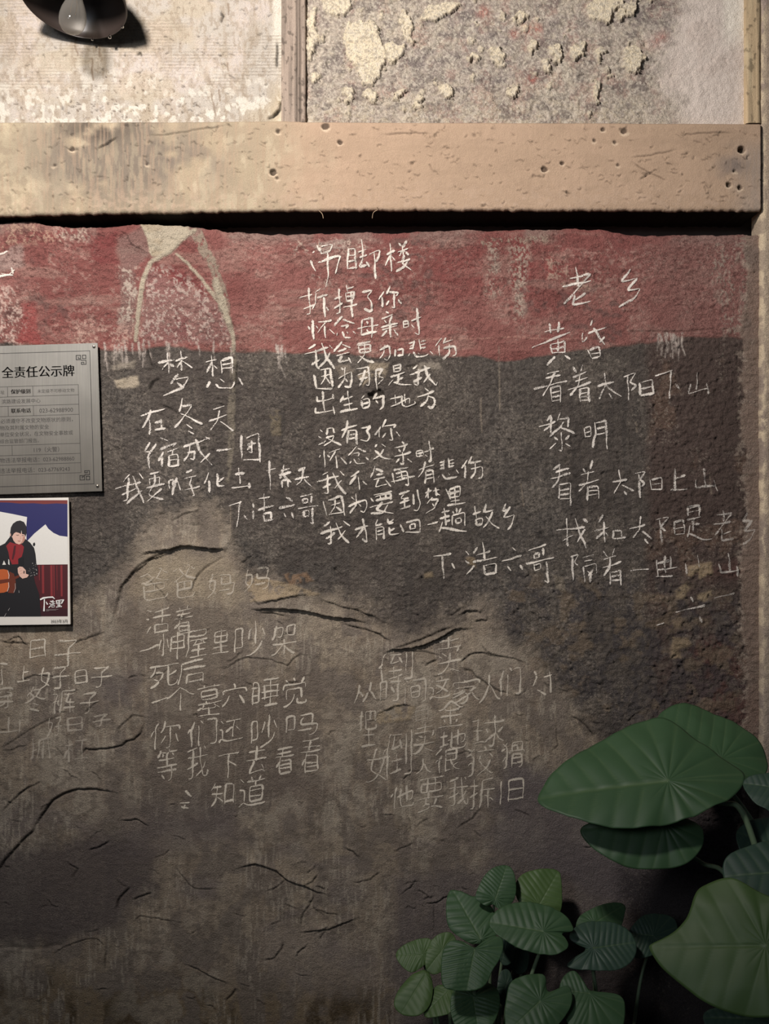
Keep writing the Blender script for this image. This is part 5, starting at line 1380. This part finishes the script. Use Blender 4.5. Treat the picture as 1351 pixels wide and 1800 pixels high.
pp('blue', [(-900, 108), (668, 108), (669, 760), (-900, 770)])
pp('fringe', [(-900, 120), (0, 112), (668, 108), (668, 146), (560, 140), (440, 147), (330, 138), (200, 142), (90, 132), (0, 130), (-900, 140)])
pp('white', [(-900, 60 + 70), (0, 222), (130, 246), (268, 275), (262, 345), (262, 540), (-900, 760)])
pp('white', [(262, 520), (340, 438), (450, 347), (478, 390), (530, 432), (590, 460), (668, 470), (670, 744), (300, 747)])
pp('curtain', [(-900, 770), (300, 747), (670, 743), (670, 1257), (-900, 1264)])
pp('plum', [(-900, 1160), (670, 1180), (670, 1257), (-900, 1264)])
for x0, x1, yb in ((413, 436, 1030), (497, 520, 1060), (528, 538, 1060), (598, 618, 1060), (384, 392, 900), (560, 566, 1000), (-200, -170, 1000), (-300, -280, 1000), (-420, -400, 1000)):
    pp('fold', [(x0, 752), (x1, 752), (x1 + 2, yb), (x0 + 4, yb)])
pp('coat', [(-120, 640), (0, 560), (50, 535), (100, 470), (250, 490), (300, 530), (338, 580), (352, 640), (362, 740), (378, 800), (372, 850), (335, 862), (350, 930), (390, 1040), (405, 1258), (-140, 1260)])
pp('white', [(24, 748), (40, 705), (60, 746)]); pp('white', [(84, 690), (92, 700), (96, 750), (82, 740)])
pp('scarf', [(62, 560), (100, 522), (150, 540), (215, 545), (238, 570), (230, 620), (216, 668), (180, 690), (182, 740), (120, 744), (96, 690), (84, 620)])
pp('curtain', [(140, 560), (160, 556), (150, 640), (130, 700), (118, 690)]); pp('fold', [(185, 590), (215, 585), (212, 640), (190, 660)])
pp('skin', [(118, 462), (126, 432), (160, 415), (235, 430), (250, 465), (248, 500), (228, 530), (190, 546), (156, 534), (134, 506)])
pp('shade', [(228, 470), (250, 465), (246, 505), (226, 532), (200, 543), (222, 510)])
pp('hair', [(98, 466), (108, 380), (130, 340), (165, 316), (200, 309), (238, 324), (262, 366), (264, 430), (252, 468), (242, 446), (220, 444), (212, 400), (208, 444), (190, 432), (160, 424), (140, 436), (124, 462), (110, 474)])
pb('dark', [(160, 452), (176, 456), (190, 452)], [3, 6, 3]); pb('dark', [(216, 456), (228, 460), (240, 456)], [3, 6, 3])
pb('shade', [(204, 462), (210, 488), (198, 492)], [3, 4, 4]); pb('scarf', [(176, 510), (190, 514), (206, 511)], [3, 6, 3])
pp('skin', [(98, 440), (108, 436), (110, 462), (100, 464)])
pp('dark', [(188, 682), (236, 672), (238, 745), (214, 760), (186, 752)])
pp('guitar', [(-160, 820), (-60, 796), (40, 790), (80, 800), (92, 840), (86, 900), (90, 960), (78, 1008), (40, 1022), (-160, 1040)])
pp('side', [(92, 812), (140, 836), (156, 900), (160, 980), (140, 1028), (80, 1024), (92, 970), (88, 900)])
pb('logo', [(80, 806), (92, 850), (86, 905), (90, 965), (74, 1012)], [3, 4, 3, 4, 3]); pb('dot', [(152, 930), (154, 980), (138, 1022)], [3, 4, 3])
pp('dark', [(-40 + 34 * math.cos(a), 930 + 34 * math.sin(a)) for a in np.linspace(0, 6.0, 16)])
pp('side', [(-60, 905), (90, 885), (190, 848), (192, 872), (96, 918), (-50, 945)])
pp('skin', [(176, 780), (196, 764), (226, 768), (256, 800), (258, 836), (288, 846), (270, 872), (224, 884), (196, 860), (180, 826)])
for q in ((188, 790, 208, 782), (194, 812, 222, 800), (202, 838, 232, 824)): pb('shade', [(q[0], q[1]), (q[2], q[3])], [4, 3])
pp('dark', [(236, 804), (246, 808), (244, 836), (234, 832)])
rr = random.Random(4)
for k in range(30):
    x, y = rr.uniform(278, 370), rr.uniform(716, 858); s = rr.uniform(3, 8)
    if x > 300 or y > 780: pp('dot', [(x, y), (x + s, y + s * .3), (x + s * .7, y + s), (x - s * .2, y + s * .8)])
pp('dark', [(330, 535), (345, 524), (350, 540), (342, 558), (328, 556)])
for a, b in (((66, 1225), (48, 1258)), ((100, 1175), (84, 1200)), ((190, 1000), (192, 1024))): pb('dot', [a, b], [2, 4])
# white brush lettering of the place name
for pts, ws in [([(400, 1092), (430, 1076), (480, 1068), (524, 1066), (545, 1084)], [14, 18, 13, 14, 6]), ([(442, 1088), (441, 1130), (438, 1206)], [12, 10, 16]), ([(458, 1112), (474, 1140)], [7, 13]),
                ([(500, 1104), (512, 1114)], [8, 10]), ([(492, 1128), (504, 1136)], [8, 9]), ([(484, 1170), (500, 1158), (508, 1142)], [10, 8, 4]), ([(520, 1100), (516, 1120)], [7, 5]), ([(512, 1118), (546, 1112)], [6, 6]),
                ([(528, 1096), (528, 1140)], [7, 6]), ([(506, 1138), (550, 1130)], [7, 6]), ([(514, 1148), (516, 1166), (542, 1164), (544, 1146), (514, 1148)], [6, 6, 6, 6, 6]),
                ([(560, 1100), (566, 1134)], [10, 8]), ([(556, 1102), (600, 1096), (636, 1092)], [8, 8, 6]), ([(632, 1092), (612, 1130)], [14, 9]), ([(566, 1118), (612, 1112)], [6, 6]), ([(566, 1134), (610, 1130)], [7, 6]),
                ([(588, 1098), (588, 1164)], [9, 9]), ([(570, 1148), (606, 1146)], [7, 6]), ([(558, 1166), (590, 1160), (616, 1160)], [9, 7, 8])]:
    pb('logo', pts, ws)
for y in (1188, 1196, 1204): pb('dot', [(460, y), (460 + (120 if y < 1190 else 100 if y < 1200 else 30), y - 2)], [1.5, 1.5])
a = zq((505, 1303)); b = zq((668, 1301))
fl.text('2023年3月', a[0], b[0], a[1], names.index('coat'), lay[0] + .0001)
fl.build('print', [PM[k] for k in names], board)

# ------------------------------------------------------------------ pendant lamp, top left
M_ENAMEL = plain('dark_enamel', (52, 44, 40), .38, spec=.5, noise_amt=.06)
M_BRASS = plain('dull_brass', (120, 98, 66), .4, metal=.8)
m, nt, b = mat('bulb_glass')
n = nt.nodes; Lk = nt.links
b.inputs['Base Color'].default_value = (.30, .28, .25, 1); b.inputs['Roughness'].default_value = .06; b.inputs['Specular IOR Level'].default_value = .9
lw = n.new('ShaderNodeLayerWeight'); lw.inputs[0].default_value = .35
mr = n.new('ShaderNodeMapRange'); mr.inputs[3].default_value = .12; mr.inputs[4].default_value = .6
Lk.new(lw.outputs['Facing'], mr.inputs[0])
tr = n.new('ShaderNodeBsdfTransparent'); tr.inputs[0].default_value = (.9, .88, .84, 1); mx = n.new('ShaderNodeMixShader')
Lk.new(mr.outputs[0], mx.inputs[0]); Lk.new(tr.outputs[0], mx.inputs[1]); Lk.new(b.outputs[0], mx.inputs[2]); Lk.new(mx.outputs[0], n['Material Output'].inputs[0])
M_BULB = m
LH = .165
LC = P(127.0, -.5, LH)
LN = Vector((-.122, -.300, -.946)).normalized()
R0 = .1415
lamp = empty('wall_lamp', LC, 'dark enamel wall lamp with unlit clear bulb at the top left', 'lamp')
v, f = lathe([(R0, 0), (R0 * 1.012, -.003), (R0 * .97, -.022), (R0 * .86, -.055), (R0 * .66, -.085), (R0 * .42, -.105), (.036, -.118), (.030, -.150), (.0, -.152)], LC, LN, 96)
shade = mesh('lamp_shade', v, f, M_ENAMEL, lamp, True)
sm = shade.modifiers.new('thickness', 'SOLIDIFY'); sm.thickness = .0022; sm.offset = 0
S0 = LC - LN * .072
v, f = lathe([(.024, -.042), (.024, .0), (.019, .004), (.019, .03), (.0, .03)], S0, (-.035, -.26, -.965), 32)
mesh('bulb_socket', v, f, M_ENAMEL, lamp, True)
BM = Vector((-.035, -.26, -.965)).normalized()
prof = [(.013, .028), (.0135, .045), (.018, .062), (.026, .084), (.0325, .104), (.0355, .122), (.0355, .134), (.0325, .148), (.026, .159), (.016, .167), (.006, .1705), (.0, .171)]
v, f = lathe(prof, S0, BM, 48)
bulb = mesh('bulb', v, f, M_BULB, lamp, True)
e1 = BM.orthogonal().normalized(); e2 = BM.cross(e1)
v, f = lathe([(.0085, .03), (.006, .05), (.004, .066), (.0, .068)], S0, BM, 16)
mesh('glass_stem', v, f, M_BULB, bulb, True)
for sgn in (-1, 1):
    v, f = tube([S0 + BM * .062 + e1 * .003 * sgn, S0 + BM * .085 + e1 * .008 * sgn, S0 + BM * .112 + e1 * .007 * sgn + e2 * .002], [.0006, .0006, .0005], 6, 5)
    mesh('filament', v, f, M_BRASS, bulb, True)
apex = LC - LN * .150
v, f = tube([apex + LN * .01, apex - LN * .04, apex - LN * .09 + Vector((0, 0, .03)), Vector((apex.x + .03, -.04, apex.z + .22)), Vector((apex.x + .03, .004, apex.z + .26))], [.011, .011, .011, .011, .011], 14, 8)
mesh('bracket_arm', v, f, M_ENAMEL, lamp, True)
v, f = lathe([(.0, .016), (.03, .015), (.034, .010), (.036, -.006)], Vector((apex.x + .03, -.004, apex.z + .26)), (0, -1, 0), 32)
mesh('wall_bracket', v, f, M_ENAMEL, lamp, True)
m, nt, b = mat('water_drop')
b.inputs['Base Color'].default_value = (1, 1, 1, 1); b.inputs['Roughness'].default_value = .02; b.inputs['Transmission Weight'].default_value = 1; b.inputs['IOR'].default_value = 1.33
M_DROP = m


def rim_at(px, py):
    best = None
    e1 = LN.orthogonal().normalized(); e2 = LN.cross(e1)
    for k in range(720):
        a = math.pi * k / 360
        q = LC + (e1 * math.cos(a) + e2 * math.sin(a)) * R0 * 1.004
        kk = D / (D + q.y); x = q.x * kk / S + 675.5; y = 900 - (q.z - ZC) * kk / S
        d = (x - px) ** 2 + (y - py) ** 2
        if best is None or d < best[0]: best = (d, q)
    return best[1]


for px_, py_, r in ((162, 68, .0035), (193, 63, .0052), (215, 46, .0036)):
    q = rim_at(px_, py_)
    v, f = lathe([(.0, r * 1.5), (r * .5, r * 1.0), (r * .95, 0), (r * .75, -r * .7), (0, -r)], q - Vector((0, 0, r * .5)), (0, 0, 1), 16)
    mesh('water_drop', v, f, M_DROP, lamp, True)

# stray wire ends under the beam
M_WIRE = plain('rusty_wire', (150, 128, 104), .6, metal=.4)
for k, (pts, lab) in enumerate([([(560, 370), (566, 376), (568, 384)], 'short bent wire end sticking from the beam underside left of centre'),
                                ([(654, 384), (656, 374), (664, 368), (662, 364)], 'hooked wire end hanging from the beam underside above the poem title')]):
    v, f = tube([P(x, y, .032 + .004 * i) for i, (x, y) in enumerate(pts)], [.0011] * len(pts), 6, 6)
    tag(mesh('wire_end', v, f, M_WIRE, None, True), lab, 'wire', 'wire ends under the beam')


# ------------------------------------------------------------------ elephant-ear plants
def leaf_mat(name, a, b_, rough):
    m, nt, b = mat(name)
    n = nt.nodes; L = nt.links
    at = n.new('ShaderNodeAttribute'); at.attribute_name = 'Col'
    sp = n.new('ShaderNodeSeparateColor'); L.new(at.outputs['Color'], sp.inputs[0])
    tc = n.new('ShaderNodeTexCoord'); nz = n.new('ShaderNodeTexNoise'); nz.inputs['Scale'].default_value = 14; nz.inputs['Detail'].default_value = 5
    L.new(tc.outputs['Object'], nz.inputs['Vector'])
    m1 = n.new('ShaderNodeMixRGB'); m1.inputs[1].default_value = (*lin(a), 1); m1.inputs[2].default_value = (*lin(b_), 1); L.new(nz.outputs['Fac'], m1.inputs[0])
    m2 = n.new('ShaderNodeMixRGB'); m2.inputs[2].default_value = (*lin((88, 106, 72)), 1)
    vm = n.new('ShaderNodeMath'); vm.operation = 'MULTIPLY'; vm.inputs[1].default_value = .55; L.new(sp.outputs[0], vm.inputs[0])
    L.new(vm.outputs[0], m2.inputs[0]); L.new(m1.outputs[0], m2.inputs[1]); L.new(m2.outputs[0], b.inputs['Base Color'])
    b.inputs['Roughness'].default_value = rough; b.inputs['Specular IOR Level'].default_value = .3
    return m


M_LEAF = leaf_mat('leaf_deep_green', (46, 70, 46), (58, 84, 55), .5)
M_LEAF_Y = leaf_mat('leaf_yellow_green', (58, 80, 42), (72, 94, 52), .5)
M_LEAF_D = leaf_mat('leaf_blue_green', (40, 60, 50), (50, 70, 58), .5)
M_STALK = plain('leaf_stalk', (92, 110, 84), .5)


def zA(p): return (900 + p[0] / 2.996, 1200 + p[1] / 2.996)
def zB(p): return (680 + p[0] / 3.974, 1510 + p[1] / 3.974)
def zC(p): return (980 + p[0] / 3.642, 1480 + p[1] / 3.642)


def hit(px, py, J, nrm):
    d = ray(px, py); o = Vector((0, -D, ZC))
    t = (J - o).dot(nrm) / d.dot(nrm)
    return o + d * t


def leaf(parent, zf, jz, outline, h, nrm, material, base, grow=1.03, tip=None, droop=.10, puff=.022, nv=5.5, way=(), stalk_r=.006, seed=0):
    jp = zf(jz); J = P(jp[0], jp[1], h)
    nrm = Vector(nrm).normalized()
    pts = [zf(p) for p in outline]
    tp = zf(tip) if tip else pts[0]
    for _ in range(2):            # round the outline, keep it closed
        q = []
        for i in range(len(pts)):
            a, c = pts[i], pts[(i + 1) % len(pts)]
            q += [(a[0] * .75 + c[0] * .25, a[1] * .75 + c[1] * .25), (a[0] * .25 + c[0] * .75, a[1] * .25 + c[1] * .75)]
        pts = q
    O = [J + (hit(x, y, J, nrm) - J) * (grow if parent is big_plant else grow + .06) for x, y in pts]
    T = hit(*tp, J, nrm)
    per = [0]
    for i in range(len(O)): per.append(per[-1] + (O[(i + 1) % len(O)] - O[i]).length)
    N = 180; ring = []
    k = 0
    for i in range(N):
        s = per[-1] * i / N
        while per[k + 1] < s: k += 1
        t = (s - per[k]) / (per[k + 1] - per[k] + 1e-12)
        ring.append(O[k].lerp(O[(k + 1) % len(O)], t))
    a = (T - J).normalized(); b = nrm.cross(a); Lt = (T - J).length
    size = sum((o - J).length for o in ring) / N
    if nrm.y > 0: nrm = -nrm
    M = 30
    vs = [J.copy()]; cs = [(1, 0, 0, 1)]
    rg = random.Random(seed)
    ph = [rg.uniform(0, 6.28) for _ in range(4)]
    for r_ in range(1, M + 1):
        r = r_ / M
        for i, o in enumerate(ring):
            p = J.lerp(o, r)
            q = p - J
            la, lb = q.dot(a) / Lt, q.dot(b) / Lt
            ang = math.atan2(lb, la)
            qf = la - .42 * abs(lb)
            # side veins run forward off the midrib, and fan out into the two back lobes
            wf = min(max((la + .02) / .22, 0), 1)
            f1 = qf * nv; f2 = abs(ang) * 2.6
            e1_ = abs((f1 + .5) % 1 - .5); e2_ = abs((f2 + .5) % 1 - .5)
            pf = math.sin(math.pi * min(e1_ * 2, 1) / 2) ** .8 * wf + math.sin(math.pi * min(e2_ * 2, 1) / 2) ** .8 * (1 - wf)
            vein = math.exp(-(e1_ / .055) ** 2) * wf * min(abs(lb) * 12, 1) + math.exp(-(e2_ / .06) ** 2) * (1 - wf) * min(r * 4, 1)
            mid_ = math.exp(-(lb / .018) ** 2) * (1 if la > 0 else 0) * (1 - .6 * r)
            d = puff * .85 * size * (pf - 1) * min(r * 3.0, 1) * (1 - .35 * r)
            d -= mid_ * .012 * size
            d += size * (.10 * min(abs(lb) * 1.4, .5) - droop * r ** 2.2)
            d += size * .030 * r * r * math.sin(3 * ang + ph[0]) + size * .018 * r ** 3 * math.sin(9 * ang + ph[1])
            vs.append(p + nrm * d)
            cs.append((min(max(vein * .7 * (1 - .5 * r), mid_), 1), r, 0, 1))
    fs = [(0, 1 + (i + 1) % N, 1 + i) for i in range(N)]
    for r_ in range(M - 1):
        A0 = 1 + r_ * N; B0 = A0 + N
        for i in range(N):
            j = (i + 1) % N
            fs.append((A0 + i, A0 + j, B0 + j, B0 + i))
    me = bpy.data.meshes.new('leaf')
    me.from_pydata([tuple(v) for v in vs], [], fs)
    me.polygons.foreach_set('use_smooth', [True] * len(fs))
    at = me.attributes.new('Col', 'FLOAT_COLOR', 'POINT'); at.data.foreach_set('color', np.array(cs, np.float32).ravel())
    lo = link('leaf', me, material, parent)
    sm = lo.modifiers.new('thickness', 'SOLIDIFY'); sm.thickness = .0012; sm.offset = -1
    down = J - nrm * .03 + Vector((0, 0, -.02))
    pth = [J - nrm * .002, down] + [P(x, y, hh) for x, y, hh in way]
    last = pth[-1]; bs = Vector(base)
    pth += [last.lerp(bs, .45) + Vector((0, 0, .06)), bs]
    rad = [stalk_r * (.55 + .8 * i / (len(pth) - 1)) for i in range(len(pth))]
    v, f = tube(pth, rad, 10, 8)
    mesh('leaf_stalk', v, f, M_STALK, lo, True)
    return lo


def at_floor(px, h): return (((px - 675.5) * S * (D - h) / D), -h, -.005)


big_plant = empty('elephant_ear', at_floor(1440, .48), 'large elephant ear plant with broad leaves at the lower right corner', 'plant')
bb = at_floor(1440, .48)
leaf(big_plant, zA, (820, 515), [(150, 585), (162, 555), (205, 480), (265, 425), (370, 350), (450, 300), (560, 252), (650, 205), (700, 195), (770, 182), (860, 215), (960, 290), (1060, 350), (1180, 415), (1225, 455), (1200, 530), (1150, 580), (1090, 622), (950, 690), (800, 722), (650, 748), (480, 740), (300, 690), (190, 640), (155, 610)],
     .44, (-.12, -.62, .78), M_LEAF, bb, way=((1262, 1411, .42), (1310, 1440, .43)), stalk_r=.007, seed=1)
leaf(big_plant, zA, (1100, 400), [(770, 182), (800, 140), (860, 112), (920, 100), (1000, 122), (1100, 180), (1200, 222), (1290, 292), (1335, 360), (1350, 440), (1310, 500), (1200, 540), (1000, 520), (860, 430), (790, 300)],
     .33, (.05, -.66, .75), M_LEAF, bb, way=((1340, 1480, .36),), stalk_r=.007, seed=2)
leaf(big_plant, zA, (800, 735), [(362, 765), (420, 730), (560, 690), (800, 680), (1000, 730), (1010, 830), (970, 905), (900, 958), (800, 972), (650, 972), (560, 945), (450, 880), (390, 820)],
     .43, (-.10, -.86, .50), M_LEAF, bb, tip=(362, 765), way=((1232, 1516, .34), (1280, 1545, .38)), stalk_r=.006, seed=3)
leaf(big_plant, zC, (1330, 660), [(596, 668), (612, 648), (740, 588), (800, 530), (850, 470), (890, 320), (950, 272), (1070, 228), (1150, 240), (1300, 330), (1500, 420), (1660, 560), (1690, 760), (1600, 980), (1420, 1100), (1290, 1110), (1150, 1092), (960, 1025), (800, 900), (690, 810), (640, 745)],
     .78, (-.30, -.80, .52), M_LEAF_Y, bb, nv=4.5, way=(), stalk_r=.009, seed=4)
leaf(big_plant, zC, (1480, 190), [(1068, 205), (1072, 110), (1130, 62), (1240, 20), (1400, -20), (1620, 20), (1720, 160), (1680, 330), (1500, 400), (1330, 425), (1290, 436), (1250, 385), (1190, 330), (1130, 290)],
     .60, (-.10, -.72, .69), M_LEAF_D, bb, seed=5, nv=5)
leaf(big_plant, zA, (1420, 560), [(1215, 520), (1240, 490), (1300, 478), (1380, 470), (1500, 490), (1600, 570), (1560, 680), (1440, 720), (1340, 660), (1290, 640), (1240, 580)],
     .52, (-.15, -.70, .70), M_LEAF_D, bb, seed=6, nv=6)
leaf(big_plant, zC, (1250, 1130), [(930, 1120), (960, 1070), (1060, 1050), (1200, 1040), (1360, 1030), (1480, 1080), (1500, 1220), (1360, 1300), (1150, 1290), (980, 1220)],
     .62, (-.10, -.70, .72), M_LEAF_D, bb, seed=7, nv=6)
leaf(big_plant, zA, (1440, 880), [(1180, 780), (1260, 720), (1400, 700), (1560, 740), (1640, 860), (1580, 1000), (1400, 1020), (1260, 960), (1200, 880)],
     .40, (.05, -.80, .60), M_LEAF_D, bb, seed=8, nv=6)

clump = empty('elephant_ear', at_floor(845, .26), 'bushy small-leaved elephant ear plant at bottom centre against the wall', 'plant')
cb = lambda dx, h: at_floor(845 + dx, h)
leaf(clump, zB, (1060, 320), [(1195, 88), (1080, 82), (960, 110), (905, 180), (910, 270), (960, 340), (1050, 380), (1150, 400), (1200, 375), (1212, 300), (1206, 160)], .15, (.05, -.82, .55), M_LEAF_Y, cb(40, .2), puff=.03, nv=7, stalk_r=.004, seed=11)
leaf(clump, zB, (755, 278), [(835, 52), (750, 68), (690, 118), (652, 190), (622, 270), (650, 292), (700, 325), (745, 300), (780, 352), (840, 330), (886, 270), (892, 180), (872, 90)], .19, (.05, -.78, .60), M_LEAF, cb(10, .2), puff=.05, nv=9, stalk_r=.004, seed=12)
leaf(clump, zB, (655, 560), [(470, 232), (445, 250), (428, 340), (438, 470), (500, 530), (600, 590), (690, 575), (785, 512), (745, 410), (720, 330), (640, 285), (585, 280), (540, 250)], .23, (-.05, -.72, .68), M_LEAF, cb(-20, .24), puff=.05, nv=6, stalk_r=.0045, seed=13)
leaf(clump, zB, (1090, 505), [(728, 435), (790, 360), (890, 308), (1030, 308), (1150, 350), (1230, 388), (1292, 470), (1280, 498), (1200, 505), (1240, 540), (1262, 600), (1180, 657), (1080, 648), (930, 612), (820, 545), (775, 508)], .30, (-.05, -.70, .70), M_LEAF, cb(50, .27), puff=.035, nv=6.5, stalk_r=.005, seed=14)
leaf(clump, zB, (250, 668), [(66, 662), (108, 610), (200, 568), (300, 555), (330, 620), (300, 700), (270, 725), (200, 778), (160, 782), (100, 730)], .20, (-.15, -.80, .58), M_LEAF_Y, cb(-60, .22), puff=.045, nv=6, stalk_r=.004, seed=15)
leaf(clump, zB, (380, 640), [(280, 770), (272, 700), (290, 610), (340, 540), (430, 510), (480, 560), (470, 680), (400, 765), (330, 800)], .22, (-.05, -.85, .52), M_LEAF_Y, cb(-45, .22), nv=6, stalk_r=.004, seed=16)
leaf(clump, zB, (610, 632), [(560, 890), (480, 892), (410, 880), (394, 800), (400, 650), (432, 578), (500, 562), (565, 585), (610, 622), (650, 580), (720, 538), (792, 545), (798, 620), (770, 700), (722, 765), (690, 850), (630, 888)], .36, (-.05, -.74, .66), M_LEAF, cb(-10, .3), puff=.055, nv=8, stalk_r=.005, seed=17)
leaf(clump, zB, (270, 800), [(110, 1060), (58, 1010), (80, 920), (140, 838), (200, 788), (280, 765), (320, 860), (305, 1000), (235, 1072), (160, 1072)], .28, (-.15, -.80, .58), M_LEAF_Y, cb(-70, .26), nv=6, puff=.02, stalk_r=.004, seed=18)
leaf(clump, zB, (440, 900), [(250, 1086), (300, 960), (340, 880), (450, 872), (480, 920), (470, 1050), (360, 1084)], .30, (-.25, -.65, .70), M_LEAF_Y, cb(-40, .28), nv=6, puff=.05, stalk_r=.004, seed=19)
leaf(clump, zB, (600, 960), [(640, 1205), (520, 1190), (470, 1120), (452, 1040), (460, 930), (520, 880), (700, 855), (772, 920), (778, 1020), (730, 1150)], .33, (0, -.70, .70), M_LEAF, cb(-5, .3), nv=8, puff=.05, stalk_r=.005, seed=20)
leaf(clump, zB, (830, 580), [(800, 730), (782, 640), (790, 560), (850, 540), (890, 600), (885, 690), (850, 730)], .20, (.1, -.9, .4), M_LEAF_D, cb(20, .22), nv=6, stalk_r=.004, seed=21)
leaf(clump, zB, (920, 650), [(880, 790), (855, 700), (870, 620), (930, 590), (990, 640), (985, 730), (960, 790)], .17, (.1, -.9, .4), M_LEAF_D, cb(30, .2), nv=6, stalk_r=.004, seed=22)
leaf(clump, zB, (1070, 990), [(850, 1200), (842, 1050), (850, 980), (872, 860), (980, 818), (1112, 803), (1108, 935), (1180, 910), (1250, 880), (1280, 940), (1272, 1020), (1230, 1090), (1170, 1160), (1080, 1230), (940, 1240)], .40, (0, -.74, .66), M_LEAF, cb(70, .36), nv=6, puff=.03, stalk_r=.005, seed=23)
leaf(clump, zB, (830, 880), [(790, 1020), (770, 900), (790, 790), (850, 770), (880, 860), (870, 990)], .24, (.1, -.9, .4), M_LEAF_D, cb(25, .24), nv=6, stalk_r=.004, seed=24)

dark = empty('elephant_ear', at_floor(1070, .26), 'shaded dark elephant ear plant between the bushy clump and the large one', 'plant')
db = lambda dx, h: at_floor(1070 + dx, h)
leaf(dark, zC, (230, 520), [(425, 402), (330, 392), (220, 430), (135, 480), (120, 570), (200, 610), (330, 590), (395, 540), (412, 470)], .20, (.05, -.72, .68), M_LEAF, db(-20, .2), nv=6, stalk_r=.004, seed=31)
leaf(dark, zC, (225, 680), [(485, 640), (432, 560), (330, 520), (200, 515), (130, 540), (70, 620), (150, 660), (200, 680), (100, 740), (60, 790), (200, 808), (320, 812), (420, 790), (482, 720)], .28, (0, -.70, .70), M_LEAF_D, db(-10, .26), nv=7, puff=.04, stalk_r=.005, seed=32)
leaf(dark, zC, (610, 600), [(455, 580), (540, 478), (620, 462), (730, 480), (765, 560), (720, 660), (600, 720), (510, 740), (470, 680)], .18, (.05, -.80, .60), M_LEAF_D, db(30, .2), nv=6, stalk_r=.004, seed=33)
leaf(dark, zC, (205, 970), [(20, 940), (50, 860), (110, 825), (155, 870), (205, 950), (280, 955), (410, 978), (418, 1080), (400, 1180), (250, 1240), (100, 1200), (50, 1080)], .36, (0, -.72, .69), M_LEAF, db(-15, .34), nv=6, puff=.025, stalk_r=.005, seed=34)
